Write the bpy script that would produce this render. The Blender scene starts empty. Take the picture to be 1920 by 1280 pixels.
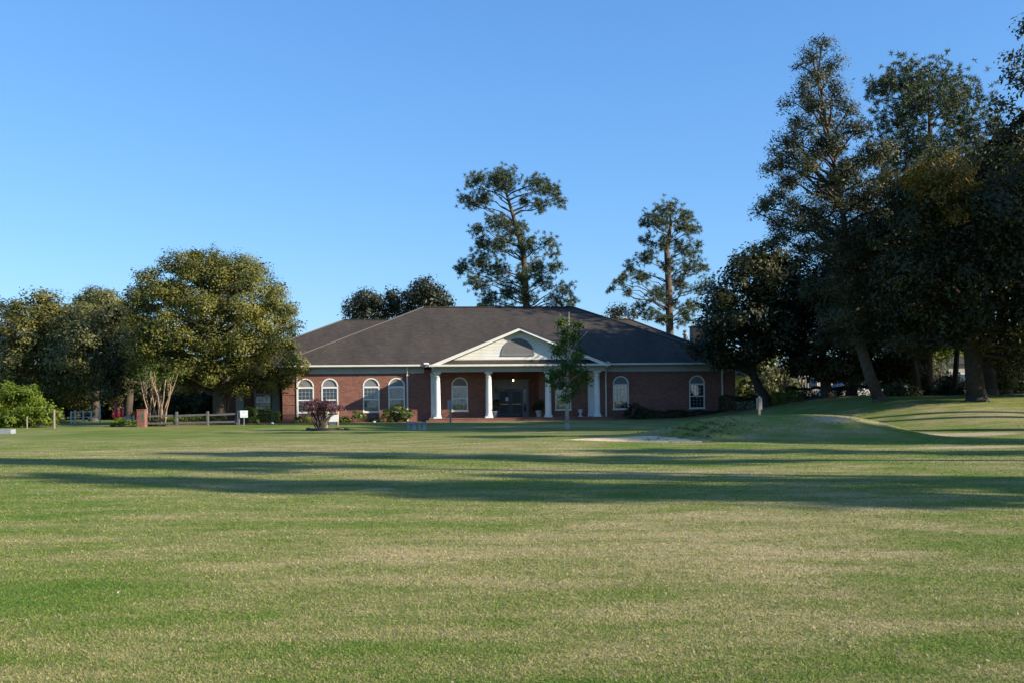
import bpy, math, random
import numpy as np
from mathutils import Vector

R = math.radians
random.seed(11)
rng = np.random.default_rng(11)
scene = bpy.context.scene
C = scene.collection

# ------------------------------------------------------------------ camera, sky, sun, exposure
F = 1867.0                      # focal length in photo pixels (35 mm on a 36 mm frame)
EYE = 1.7
ROLL = R(0.6)
HOR = 748.0
cam_d = bpy.data.cameras.new('camera')
cam_d.lens = 35.0
cam_d.sensor_width = 36.0
cam_d.shift_y = (HOR - 640.0) / 1920.0
cam_d.clip_start = 0.1
cam_d.clip_end = 6000
cam = bpy.data.objects.new('camera', cam_d)
cam.location = (0, 0, EYE)
cam.rotation_euler = (R(90), ROLL, 0)
C.objects.link(cam)
scene.camera = cam

SUN_AZ, SUN_EL = 110.0, 23.0    # clockwise from +Y, degrees
w = bpy.data.worlds.new('World')
scene.world = w
w.use_nodes = True
nt = w.node_tree
sky = nt.nodes.new('ShaderNodeTexSky')
sky.sky_type = 'NISHITA'
sky.sun_disc = False
sky.sun_elevation = R(SUN_EL)
sky.sun_rotation = R(SUN_AZ)
sky.air_density = 1.0
sky.dust_density = 0.6
sky.ozone_density = 3.0
bg = nt.nodes['Background']
bg.inputs['Strength'].default_value = 0.12
sep = nt.nodes.new('ShaderNodeSeparateColor')
com = nt.nodes.new('ShaderNodeCombineColor')
nt.links.new(sky.outputs[0], sep.inputs[0])
for ch, (gam, k) in enumerate(((.9, .58), (.75, 1.0), (.6, 1.75))):      # colour grade of the whole sky: a deep, even spring blue
    pw = nt.nodes.new('ShaderNodeMath')
    pw.operation = 'POWER'
    pw.inputs[1].default_value = gam
    ml = nt.nodes.new('ShaderNodeMath')
    ml.operation = 'MULTIPLY'
    ml.inputs[1].default_value = k
    nt.links.new(sep.outputs[ch], pw.inputs[0])
    nt.links.new(pw.outputs[0], ml.inputs[0])
    nt.links.new(ml.outputs[0], com.inputs[ch])
nt.links.new(com.outputs[0], bg.inputs['Color'])

sd = bpy.data.lights.new('sun', 'SUN')
sd.energy = 5.0
sd.angle = R(0.55)
sd.color = (1.0, 0.90, 0.74)
sun = bpy.data.objects.new('sun', sd)
sdir = Vector((math.sin(R(SUN_AZ)) * math.cos(R(SUN_EL)), math.cos(R(SUN_AZ)) * math.cos(R(SUN_EL)), math.sin(R(SUN_EL))))
sun.rotation_euler = sdir.to_track_quat('Z', 'Y').to_euler()
sun.location = (60, -30, 60)
C.objects.link(sun)

vs = scene.view_settings
vs.view_transform = 'Standard'
vs.look = 'None'
vs.exposure = 0.95
vs.gamma = 1.0
vs.use_curve_mapping = False
scene.cycles.max_bounces = 6
scene.cycles.transparent_max_bounces = 12
scene.cycles.caustics_reflective = False
scene.cycles.caustics_refractive = False

# ------------------------------------------------------------------ helpers
CR, SR = math.cos(ROLL), math.sin(ROLL)


def W(px, py, Y):
    """photo pixel + distance -> world point"""
    a, b = px - 960.0, HOR - py
    A = a * CR + b * SR
    B = -a * SR + b * CR
    return Vector((A / F * Y, Y, EYE + B / F * Y))


def sstep(a, b, t):
    t = np.clip((t - a) / (b - a), 0, 1)
    return t * t * (3 - 2 * t)


def gauss(X, Y, cx, cy, sx, sy):
    return np.exp(-((X - cx) / sx) ** 2 - ((Y - cy) / sy) ** 2)


def zg(X, Y):
    X = np.asarray(X, float)
    Y = np.asarray(Y, float)
    z = 0.13 * sstep(58, 68, Y)
    z = z + 0.04 * np.sin(X * .21 + 1.3) * np.sin(Y * .17 + .4) * sstep(8, 20, Y) + 0.02 * np.sin(X * .5 + Y * .33) * sstep(8, 16, Y) * (1 - sstep(62, 68, Y))
    hill = 1.55 * sstep(11.5, 24, X) * sstep(38, 57, Y)
    mound = 0.95 * np.exp(-(((X - 11.3) / 4.9) ** 4) - np.where(Y < 41.6, (Y - 41.6) / 2.1, (Y - 41.6) / 4.5) ** 2)
    z = z + np.maximum(hill, mound) * .55 + np.minimum(hill + mound, 1.6) * .45
    z = z + 0.16 * gauss(X, Y, 0.8, 36.5, 3.0, 2.0)                  # low swell in front of the bunker
    z = z - 0.36 * gauss(X, Y, 4.2, 38.6, 2.5, 1.1) + 0.16 * gauss(X, Y, 4.4, 41.4, 3.2, 1.4) + .05 * gauss(X, Y, 4.2, 36.9, 3.4, .6)
    z = z + 0.05 * gauss(X, Y, -2.6, 19.3, .35, .3)                   # mole hill
    return z


def G(px, Y):
    x = (px - 960.0) / F * Y
    return Vector((x, Y, float(zg(x, Y))))


def new_mesh_obj(name, verts, faces, mat=None, parent=None, smooth=False):
    me = bpy.data.meshes.new(name)
    me.from_pydata([tuple(v) for v in verts], [], faces)
    me.update()
    if smooth:
        me.polygons.foreach_set('use_smooth', [True] * len(me.polygons))
    if mat:
        me.materials.append(mat)
    o = bpy.data.objects.new(name, me)
    C.objects.link(o)
    if parent:
        o.parent = parent
    return o


def tag(o, label, cat, group=None, kind=None):
    if label:
        o['label'] = label
    if cat:
        o['category'] = cat
    if group:
        o['group'] = group
    if kind:
        o['kind'] = kind
    return o


def empty(name, loc, rz=0.0):
    o = bpy.data.objects.new(name, None)
    o.empty_display_size = .3
    o.location = loc
    o.rotation_euler = (0, 0, rz)
    C.objects.link(o)
    return o


class MB:
    def __init__(self):
        self.v, self.f = [], []

    def add(self, vs_, fs_):
        n = len(self.v)
        self.v += [tuple(p) for p in vs_]
        self.f += [tuple(i + n for i in f) for f in fs_]
        return self

    def box(self, x0, x1, y0, y1, z0, z1):
        return self.add([(x0, y0, z0), (x1, y0, z0), (x1, y1, z0), (x0, y1, z0), (x0, y0, z1), (x1, y0, z1), (x1, y1, z1), (x0, y1, z1)],
                        [(0, 3, 2, 1), (4, 5, 6, 7), (0, 1, 5, 4), (1, 2, 6, 5), (2, 3, 7, 6), (3, 0, 4, 7)])

    def quad(self, a, b, c, d):
        return self.add([a, b, c, d], [(0, 1, 2, 3)])

    def beam(self, a, b, wdt, hgt):
        a, b = Vector(a), Vector(b)
        d = (b - a).normalized()
        up = Vector((0, 0, 1)) if abs(d.z) < .95 else Vector((0, 1, 0))
        s = d.cross(up).normalized() * (wdt / 2)
        u = s.cross(d).normalized() * (hgt / 2)
        p = [a - s - u, a + s - u, a + s + u, a - s + u, b - s - u, b + s - u, b + s + u, b - s + u]
        return self.add(p, [(0, 3, 2, 1), (4, 5, 6, 7), (0, 1, 5, 4), (1, 2, 6, 5), (2, 3, 7, 6), (3, 0, 4, 7)])

    def tube(self, pts, rad, n=6, cap=True):
        pts = [Vector(p) for p in pts]
        base = len(self.v)
        ref = Vector((0.31, 0.92, 0.24))
        for i, p in enumerate(pts):
            d = (pts[min(i + 1, len(pts) - 1)] - pts[max(i - 1, 0)])
            if d.length < 1e-6:
                d = Vector((0, 0, 1))
            d.normalize()
            s = d.cross(ref)
            if s.length < .1:
                s = d.cross(Vector((1, 0, 0)))
            s.normalize()
            t = d.cross(s)
            for k in range(n):
                a = 2 * math.pi * k / n
                self.v.append(tuple(p + (s * math.cos(a) + t * math.sin(a)) * rad[i]))
        for i in range(len(pts) - 1):
            for k in range(n):
                k2 = (k + 1) % n
                a = base + i * n
                self.f.append((a + k, a + k2, a + n + k2, a + n + k))
        if cap:
            self.f.append(tuple(base + k for k in range(n - 1, -1, -1)))
            self.f.append(tuple(base + (len(pts) - 1) * n + k for k in range(n)))
        return self

    def lathe(self, c, prof, n=24):
        base = len(self.v)
        for (r_, z_) in prof:
            for k in range(n):
                a = 2 * math.pi * k / n
                self.v.append((c[0] + r_ * math.cos(a), c[1] + r_ * math.sin(a), c[2] + z_))
        m = len(prof)
        for i in range(m - 1):
            for k in range(n):
                k2 = (k + 1) % n
                a = base + i * n
                self.f.append((a + k, a + k2, a + n + k2, a + n + k))
        self.f.append(tuple(base + k for k in range(n - 1, -1, -1)))
        self.f.append(tuple(base + (m - 1) * n + k for k in range(n)))
        return self

    def split(self, name, mat, parent=None, bevel=0.0):
        """link every separate piece as an object of its own"""
        par = list(range(len(self.v)))

        def find(i):
            while par[i] != i:
                par[i] = par[par[i]]
                i = par[i]
            return i
        for f in self.f:
            for i in f[1:]:
                par[find(i)] = find(f[0])
        groups = {}
        for f in self.f:
            groups.setdefault(find(f[0]), []).append(f)
        out = []
        for fs_ in groups.values():
            ids = sorted({i for f in fs_ for i in f})
            mp = {i: k for k, i in enumerate(ids)}
            q = MB()
            q.v = [self.v[i] for i in ids]
            q.f = [tuple(mp[i] for i in f) for f in fs_]
            out.append(q.build(name, mat, parent, False, bevel))
        return out

    def build(self, name, mat, parent=None, smooth=False, bevel=0.0):
        o = new_mesh_obj(name, self.v, self.f, mat, parent, smooth)
        if bevel:
            m = o.modifiers.new('bevel', 'BEVEL')
            m.width = bevel
            m.segments = 2
            m.limit_method = 'ANGLE'
        return o


# ------------------------------------------------------------------ materials
def nmat(name):
    m = bpy.data.materials.new(name)
    m.use_nodes = True
    t = m.node_tree
    b = t.nodes['Principled BSDF']
    return m, t, b


def N(t, kind, **kw):
    n = t.nodes.new(kind)
    for k, v in kw.items():
        setattr(n, k, v)
    return n


def noise(t, vec, scale, detail=3.0, rough=.55):
    n = N(t, 'ShaderNodeTexNoise')
    n.inputs['Scale'].default_value = scale
    n.inputs['Detail'].default_value = detail
    n.inputs['Roughness'].default_value = rough
    if vec is not None:
        t.links.new(vec, n.inputs['Vector'])
    return n


def ramp(t, fac, stops):
    n = N(t, 'ShaderNodeValToRGB')
    e = n.color_ramp.elements
    while len(e) < len(stops):
        e.new(.5)
    for i, (p, c) in enumerate(stops):
        e[i].position = p
        e[i].color = (c[0], c[1], c[2], 1)
    t.links.new(fac, n.inputs['Fac'])
    return n


def mixc(t, fac, a, b, mode='MIX'):
    n = N(t, 'ShaderNodeMix', data_type='RGBA', blend_type=mode)
    for sock, val in ((n.inputs[0], fac), (n.inputs[6], a), (n.inputs[7], b)):
        if isinstance(val, (int, float)):
            sock.default_value = val
        elif isinstance(val, tuple):
            sock.default_value = (val[0], val[1], val[2], 1)
        else:
            t.links.new(val, sock)
    return n.outputs[2]


def math_n(t, op, a, b=0.0, c=0.0):
    n = N(t, 'ShaderNodeMath', operation=op)
    for i, v in enumerate((a, b, c)):
        if isinstance(v, (int, float)):
            n.inputs[i].default_value = v
        else:
            t.links.new(v, n.inputs[i])
    return n.outputs[0]


def simple(name, col, rough=.7, var=.25, scale=6.0, bump=0.0, spec=.3, metal=0.0, coord='Object'):
    m, t, b = nmat(name)
    tc = N(t, 'ShaderNodeTexCoord')
    n = noise(t, tc.outputs[coord], scale, 5)
    n2 = noise(t, tc.outputs[coord], scale * 7, 3)
    f = math_n(t, 'ADD', math_n(t, 'MULTIPLY', n.outputs[0], .65), math_n(t, 'MULTIPLY', n2.outputs[0], .35))
    lo = tuple(c * (1 - var) for c in col)
    hi = tuple(min(1, c * (1 + var)) for c in col)
    r_ = ramp(t, f, [(.3, lo), (.7, hi)])
    t.links.new(r_.outputs[0], b.inputs['Base Color'])
    b.inputs['Roughness'].default_value = rough
    b.inputs['Specular IOR Level'].default_value = spec
    b.inputs['Metallic'].default_value = metal
    if bump:
        bn = N(t, 'ShaderNodeBump')
        bn.inputs['Strength'].default_value = bump
        bn.inputs['Distance'].default_value = .02
        t.links.new(n2.outputs[0], bn.inputs['Height'])
        t.links.new(bn.outputs[0], b.inputs['Normal'])
    return m


def leaf_mat(name, stops, trans=.28, rough=.55, nscale=.5):
    m, t, b = nmat(name)
    at = N(t, 'ShaderNodeAttribute', attribute_name='rnd')
    geo = N(t, 'ShaderNodeNewGeometry')
    n = noise(t, geo.outputs['Position'], nscale, 2)
    f = math_n(t, 'ADD', math_n(t, 'MULTIPLY', at.outputs['Fac'], .62), math_n(t, 'MULTIPLY', n.outputs[0], .38))
    r_ = ramp(t, f, stops)
    t.links.new(r_.outputs[0], b.inputs['Base Color'])
    b.inputs['Roughness'].default_value = rough
    b.inputs['Specular IOR Level'].default_value = .35
    tr = N(t, 'ShaderNodeBsdfTranslucent')
    br = mixc(t, 1.0, r_.outputs[0], (1.25, 1.3, .7), 'MULTIPLY')
    t.links.new(br, tr.inputs['Color'])
    mx = N(t, 'ShaderNodeMixShader')
    mx.inputs[0].default_value = trans
    t.links.new(b.outputs[0], mx.inputs[1])
    t.links.new(tr.outputs[0], mx.inputs[2])
    t.links.new(mx.outputs[0], t.nodes['Material Output'].inputs['Surface'])
    return m


M = {}
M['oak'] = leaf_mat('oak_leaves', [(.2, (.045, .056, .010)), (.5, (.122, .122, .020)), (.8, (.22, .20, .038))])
M['oak_grey'] = leaf_mat('grey_green_leaves', [(.2, (.050, .060, .018)), (.5, (.120, .122, .038)), (.8, (.21, .195, .075))])
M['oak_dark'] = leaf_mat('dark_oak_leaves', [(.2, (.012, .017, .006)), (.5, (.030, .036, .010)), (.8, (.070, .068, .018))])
M['back'] = leaf_mat('background_leaves', [(.2, (.050, .058, .013)), (.5, (.130, .124, .028)), (.8, (.23, .20, .055))])
M['pine'] = leaf_mat('pine_needles', [(.2, (.028, .045, .022)), (.5, (.060, .082, .036)), (.8, (.105, .120, .045))], trans=.15)
M['cypress'] = leaf_mat('cypress_leaves', [(.2, (.022, .032, .014)), (.5, (.052, .058, .024)), (.8, (.100, .095, .038))], trans=.2)
M['conifer'] = leaf_mat('dark_conifer', [(.2, (.012, .018, .010)), (.5, (.030, .036, .018)), (.8, (.06, .06, .028))], trans=.15)
M['gold'] = leaf_mat('golden_catkins', [(.2, (.085, .070, .012)), (.5, (.17, .125, .018)), (.8, (.26, .18, .03))])
M['lime'] = leaf_mat('lime_leaves', [(.2, (.055, .095, .008)), (.5, (.125, .175, .014)), (.8, (.21, .25, .03))], trans=.35)
M['shrub'] = leaf_mat('shrub_leaves', [(.2, (.035, .065, .010)), (.5, (.085, .125, .018)), (.8, (.15, .19, .035))], trans=.3)
M['hedge'] = leaf_mat('hedge_leaves', [(.2, (.05, .09, .008)), (.5, (.115, .165, .014)), (.8, (.20, .24, .03))], trans=.3)
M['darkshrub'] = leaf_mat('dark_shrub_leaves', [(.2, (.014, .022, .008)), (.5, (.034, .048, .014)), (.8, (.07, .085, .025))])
M['young'] = leaf_mat('young_tree_leaves', [(.2, (.020, .046, .008)), (.5, (.048, .090, .012)), (.8, (.10, .15, .022))], trans=.35)
M['purple'] = leaf_mat('purple_leaves', [(.2, (.050, .018, .024)), (.5, (.13, .052, .066)), (.8, (.26, .12, .14))], trans=.25)
M['bark'] = simple('grey_bark', (.085, .068, .052), .9, .45, 5, .8)
M['shadetrim'] = simple('shade_darkened_surround', (.23, .22, .21), .55, .12, 1.5)  # whitish door surround, colour darkened to carry the shade of the entrance recess
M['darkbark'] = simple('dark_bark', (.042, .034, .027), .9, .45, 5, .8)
M['pinebark'] = simple('pine_bark', (.105, .074, .052), .9, .45, 4, .8)
M['palebark'] = simple('smooth_tan_bark', (.27, .185, .12), .75, .35, 4, .2)
M['youngbark'] = simple('pale_grey_bark', (.30, .28, .25), .8, .3, 6, .3)
M['white'] = simple('white_paint', (.66, .65, .61), .5, .10, 2.2, 0, .4)
M['cream'] = simple('cream_siding', (.64, .63, .57), .55, .10, 1.2, 0, .35)
M['trim'] = simple('grey_white_trim', (.36, .36, .35), .55, .12, 1.5)
M['gutter'] = simple('gutter_paint', (.60, .57, .50), .5, .10, 1.0)
M['greypanel'] = simple('grey_panel', (.17, .17, .17), .6, .08, 2)
M['louvre'] = simple('grey_louvre', (.17, .165, .16), .6, .10, 3)
M['blind'] = simple('window_blind', (.15, .16, .15), .8, .12, 2)
M['doorpaint'] = simple('navy_door_paint', (.016, .024, .045), .35, .15, 3, 0, .5)
M['brass'] = simple('brass', (.55, .38, .12), .35, .1, 5, 0, .5, .8)
M['paper'] = simple('paper', (.75, .77, .80), .7, .03, 5)
M['concrete'] = simple('shade_tinted_concrete', (.24, .26, .28), .85, .2, 4, .3)  # blue cast of the shade around the benches put into the concrete colour
M['pot'] = simple('pale_pot', (.58, .58, .57), .6, .1, 4)
M['postwood'] = simple('weathered_wood', (.22, .18, .15), .85, .3, 9, .4)
M['rail'] = simple('grey_rail_wood', (.12, .112, .105), .85, .3, 8, .4)
M['lumber'] = simple('new_lumber', (.52, .38, .24), .8, .15, 7, .2)
M['signboard'] = simple('white_sign', (.82, .82, .82), .5, .02, 2)
M['signback'] = simple('grey_sign_metal', (.27, .29, .31), .45, .1, 3, 0, .5, .2)
M['ink'] = simple('grey_ink', (.12, .12, .12), .8, .1, 5)
M['palink'] = simple('pale_ink', (.50, .50, .48), .8, .1, 5)
M['plastic'] = simple('black_edging', (.018, .018, .020), .5, .2, 5)
M['orange'] = simple('orange_plastic', (.75, .14, .03), .5, .05, 5)
M['ball'] = simple('white_plastic', (.8, .8, .8), .4, .02, 5)
M['redpaint'] = simple('red_car_paint', (.42, .02, .03), .25, .05, 2, 0, .6)
M['redmetal'] = simple('red_metal', (.45, .05, .06), .5, .15, 3)
M['carwhite'] = simple('white_car_paint', (.72, .72, .72), .25, .03, 2, 0, .6)
M['carblue'] = simple('blue_car_paint', (.05, .09, .17), .25, .03, 2, 0, .6)
M['tyre'] = simple('tyre_rubber', (.02, .02, .02), .85, .1, 5)
M['rim'] = simple('wheel_rim', (.45, .45, .46), .35, .1, 5, 0, .5, .7)
M['doorglass'] = simple('dark_door_glass', (.010, .014, .022), .25, .1, 2, 0, .3)
M['carglass'] = simple('car_glass', (.03, .05, .08), .08, .05, 2, 0, .7)
M['lampglass'] = simple('lamp_lens', (.7, .7, .68), .15, .03, 2, 0, .6)
M['yellow'] = simple('yellow_paint', (.50, .38, .03), .7, .15, 4)
M['palewall'] = simple('pale_stucco', (.40, .35, .30), .85, .1, 1)
M['mulch'] = simple('pine_mulch', (.17, .085, .045), .95, .5, 3.5, 1.0, coord='Object')
M['metalpost'] = simple('galvanised', (.42, .43, .44), .5, .15, 4, 0, .5, .4)
M['black'] = simple('black_iron', (.015, .014, .013), .5, .1, 5)
M['asphalt'] = simple('asphalt', (.055, .055, .055), .9, .2, 3)
M['greenplate'] = simple('green_plate', (.03, .14, .09), .5, .1, 5)
M['dirt'] = simple('dry_dirt', (.24, .19, .14), .95, .25, 5, .6)


def brick_mat():
    m, t, b = nmat('red_brick')
    tc = N(t, 'ShaderNodeTexCoord')
    sx = N(t, 'ShaderNodeSeparateXYZ')
    t.links.new(tc.outputs['Object'], sx.inputs[0])
    cx = N(t, 'ShaderNodeCombineXYZ')
    t.links.new(math_n(t, 'ADD', sx.outputs[0], sx.outputs[1]), cx.inputs[0])
    t.links.new(sx.outputs[2], cx.inputs[1])
    br = N(t, 'ShaderNodeTexBrick')
    br.inputs['Scale'].default_value = 1.0
    br.inputs['Brick Width'].default_value = .215
    br.inputs['Row Height'].default_value = .075
    br.inputs['Mortar Size'].default_value = .008
    br.inputs['Mortar Smooth'].default_value = .2
    br.inputs['Color1'].default_value = (.255, .106, .074, 1)
    br.inputs['Color2'].default_value = (.160, .066, .048, 1)
    br.inputs['Mortar'].default_value = (.24, .18, .15, 1)
    t.links.new(cx.outputs[0], br.inputs['Vector'])
    n = noise(t, tc.outputs['Object'], .9, 4)
    n2 = noise(t, tc.outputs['Object'], 5.0, 2)
    k = math_n(t, 'ADD', math_n(t, 'MULTIPLY', n.outputs[0], .5), math_n(t, 'MULTIPLY', n2.outputs[0], .5))
    r_ = ramp(t, k, [(.25, (.72, .70, .70)), (.75, (1.18, 1.16, 1.14))])
    c = mixc(t, 1.0, br.outputs['Color'], r_.outputs[0], 'MULTIPLY')
    t.links.new(c, b.inputs['Base Color'])
    b.inputs['Roughness'].default_value = .88
    b.inputs['Specular IOR Level'].default_value = .2
    bn = N(t, 'ShaderNodeBump')
    bn.inputs['Strength'].default_value = .6
    bn.inputs['Distance'].default_value = .01
    bn.invert = True
    t.links.new(br.outputs['Fac'], bn.inputs['Height'])
    t.links.new(bn.outputs[0], b.inputs['Normal'])
    return m


def shingle_mat():
    m, t, b = nmat('asphalt_shingles')
    tc = N(t, 'ShaderNodeTexCoord')
    sx = N(t, 'ShaderNodeSeparateXYZ')
    t.links.new(tc.outputs['Object'], sx.inputs[0])
    cx = N(t, 'ShaderNodeCombineXYZ')
    t.links.new(math_n(t, 'ADD', sx.outputs[0], math_n(t, 'MULTIPLY', sx.outputs[1], .77)), cx.inputs[0])
    t.links.new(math_n(t, 'MULTIPLY', sx.outputs[2], 2.1), cx.inputs[1])
    br = N(t, 'ShaderNodeTexBrick')
    br.inputs['Scale'].default_value = 1.0
    br.inputs['Brick Width'].default_value = .32
    br.inputs['Row Height'].default_value = .15
    br.inputs['Mortar Size'].default_value = .012
    br.inputs['Color1'].default_value = (.060, .050, .040, 1)
    br.inputs['Color2'].default_value = (.040, .034, .028, 1)
    br.inputs['Mortar'].default_value = (.040, .034, .033, 1)
    t.links.new(cx.outputs[0], br.inputs['Vector'])
    mp = N(t, 'ShaderNodeMapping')
    mp.inputs['Scale'].default_value = (1.0, .22, .35)
    t.links.new(tc.outputs['Object'], mp.inputs[0])
    n = noise(t, mp.outputs[0], .55, 5, .6)
    n2 = noise(t, tc.outputs['Object'], 9, 3)
    k = math_n(t, 'ADD', math_n(t, 'MULTIPLY', n.outputs[0], .7), math_n(t, 'MULTIPLY', n2.outputs[0], .3))
    r_ = ramp(t, k, [(.3, (.66, .66, .68)), (.5, (1.0, .99, .98)), (.7, (1.35, 1.28, 1.22))])
    c = mixc(t, 1.0, br.outputs['Color'], r_.outputs[0], 'MULTIPLY')
    t.links.new(c, b.inputs['Base Color'])
    b.inputs['Roughness'].default_value = .9
    b.inputs['Specular IOR Level'].default_value = .25
    bn = N(t, 'ShaderNodeBump')
    bn.inputs['Strength'].default_value = .5
    bn.inputs['Distance'].default_value = .015
    t.links.new(n2.outputs[0], bn.inputs['Height'])
    t.links.new(bn.outputs[0], b.inputs['Normal'])
    return m


def glass_mat():
    m, t, b = nmat('window_glass')
    t.nodes.remove(b)
    g = N(t, 'ShaderNodeBsdfGlossy')
    g.inputs['Roughness'].default_value = .03
    g.inputs['Color'].default_value = (.9, .95, 1, 1)
    tr = N(t, 'ShaderNodeBsdfTransparent')
    tr.inputs['Color'].default_value = (.70, .76, .78, 1)
    fr = N(t, 'ShaderNodeFresnel')
    fr.inputs['IOR'].default_value = 1.9
    tc = N(t, 'ShaderNodeTexCoord')
    n = noise(t, tc.outputs['Object'], 1.3, 1)
    bn = N(t, 'ShaderNodeBump')
    bn.inputs['Strength'].default_value = .08
    bn.inputs['Distance'].default_value = .05
    t.links.new(n.outputs[0], bn.inputs['Height'])
    t.links.new(bn.outputs[0], g.inputs['Normal'])
    mx = N(t, 'ShaderNodeMixShader')
    t.links.new(fr.outputs[0], mx.inputs[0])
    t.links.new(tr.outputs[0], mx.inputs[1])
    t.links.new(g.outputs[0], mx.inputs[2])
    t.links.new(mx.outputs[0], t.nodes['Material Output'].inputs['Surface'])
    return m


M['brick'] = brick_mat()
M['shingle'] = shingle_mat()
M['glass'] = glass_mat()
M['hipcap'] = simple('hip_cap_shingle', (.115, .098, .088), .9, .2, 6)


def grass_color(t, blade):
    """shared turf colouring: dry straw and green patches by place, with bare and lush spots from attributes"""
    geo = N(t, 'ShaderNodeNewGeometry')
    mp = N(t, 'ShaderNodeMapping')
    mp.inputs['Scale'].default_value = (1, 1, 0)
    mp.inputs['Rotation'].default_value = (0, 0, .2)
    t.links.new(geo.outputs['Position'], mp.inputs[0])
    p = mp.outputs[0]
    mp2 = N(t, 'ShaderNodeMapping')
    mp2.inputs['Scale'].default_value = (.42, 1, 0)
    mp2.inputs['Rotation'].default_value = (0, 0, .22)
    t.links.new(geo.outputs['Position'], mp2.inputs[0])
    a = noise(t, p, .16, 4, .6)
    b_ = noise(t, mp2.outputs[0], 1.25, 4, .62)
    c = noise(t, p, 7.0, 4, .65)
    d = noise(t, p, 38.0, 3, .6)
    f = math_n(t, 'MULTIPLY', a.outputs[0], .30)
    f = math_n(t, 'ADD', f, math_n(t, 'MULTIPLY', b_.outputs[0], .42))
    f = math_n(t, 'ADD', f, math_n(t, 'MULTIPLY', c.outputs[0], .24))
    f = math_n(t, 'ADD', f, math_n(t, 'MULTIPLY', d.outputs[0], .05))
    dry = N(t, 'ShaderNodeAttribute', attribute_name='dry')
    lush = N(t, 'ShaderNodeAttribute', attribute_name='lush')
    f = math_n(t, 'ADD', f, math_n(t, 'MULTIPLY', dry.outputs['Fac'], .10))
    f = math_n(t, 'SUBTRACT', f, math_n(t, 'MULTIPLY', lush.outputs['Fac'], .10))
    if blade:
        rn = N(t, 'ShaderNodeAttribute', attribute_name='rnd')
        f = math_n(t, 'ADD', f, math_n(t, 'MULTIPLY', math_n(t, 'SUBTRACT', rn.outputs['Fac'], .5), .22))
    r_ = ramp(t, f, [(.39, (.085, .150, .022)), (.47, (.140, .182, .036)), (.53, (.208, .205, .072)), (.615, (.325, .270, .130)), (.72, (.43, .335, .205))])
    bare = N(t, 'ShaderNodeAttribute', attribute_name='bare')
    bf = math_n(t, 'ADD', bare.outputs['Fac'], math_n(t, 'MULTIPLY', math_n(t, 'SUBTRACT', c.outputs[0], .5), .7))
    br = ramp(t, bf, [(.42, (0, 0, 0)), (.6, (1, 1, 1))])
    col = mixc(t, br.outputs[0], r_.outputs[0], (.40, .305, .20))
    return col, c, d


def ground_mat():
    m, t, b = nmat('lawn')
    col, c, d = grass_color(t, False)
    t.links.new(col, b.inputs['Base Color'])
    b.inputs['Roughness'].default_value = .95
    b.inputs['Specular IOR Level'].default_value = .1
    bn = N(t, 'ShaderNodeBump')
    bn.inputs['Strength'].default_value = .9
    bn.inputs['Distance'].default_value = .05
    h = math_n(t, 'ADD', math_n(t, 'MULTIPLY', c.outputs[0], .6), math_n(t, 'MULTIPLY', d.outputs[0], .5))
    t.links.new(h, bn.inputs['Height'])
    t.links.new(bn.outputs[0], b.inputs['Normal'])
    return m


def blade_mat():
    m, t, b = nmat('grass_blades')
    col, c, d = grass_color(t, True)
    col = mixc(t, 1.0, col, (1.16, 1.22, 1.06), 'MULTIPLY')
    t.links.new(col, b.inputs['Base Color'])
    b.inputs['Roughness'].default_value = .7
    b.inputs['Specular IOR Level'].default_value = .2
    tr = N(t, 'ShaderNodeBsdfTranslucent')
    t.links.new(col, tr.inputs['Color'])
    mx = N(t, 'ShaderNodeMixShader')
    mx.inputs[0].default_value = .3
    t.links.new(b.outputs[0], mx.inputs[1])
    t.links.new(tr.outputs[0], mx.inputs[2])
    t.links.new(mx.outputs[0], t.nodes['Material Output'].inputs['Surface'])
    return m


def sand_mat():
    m, t, b = nmat('bunker_sand')
    geo = N(t, 'ShaderNodeNewGeometry')
    n = noise(t, geo.outputs['Position'], 2.5, 5)
    n2 = noise(t, geo.outputs['Position'], 30, 3)
    r_ = ramp(t, n.outputs[0], [(.3, (.46, .33, .195)), (.7, (.60, .47, .30))])
    t.links.new(r_.outputs[0], b.inputs['Base Color'])
    b.inputs['Roughness'].default_value = .95
    bn = N(t, 'ShaderNodeBump')
    bn.inputs['Strength'].default_value = .6
    bn.inputs['Distance'].default_value = .04
    t.links.new(math_n(t, 'ADD', n.outputs[0], math_n(t, 'MULTIPLY', n2.outputs[0], .4)), bn.inputs['Height'])
    t.links.new(bn.outputs[0], b.inputs['Normal'])
    return m


M['lawn'] = ground_mat()
M['blades'] = blade_mat()
M['sand'] = sand_mat()


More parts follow.
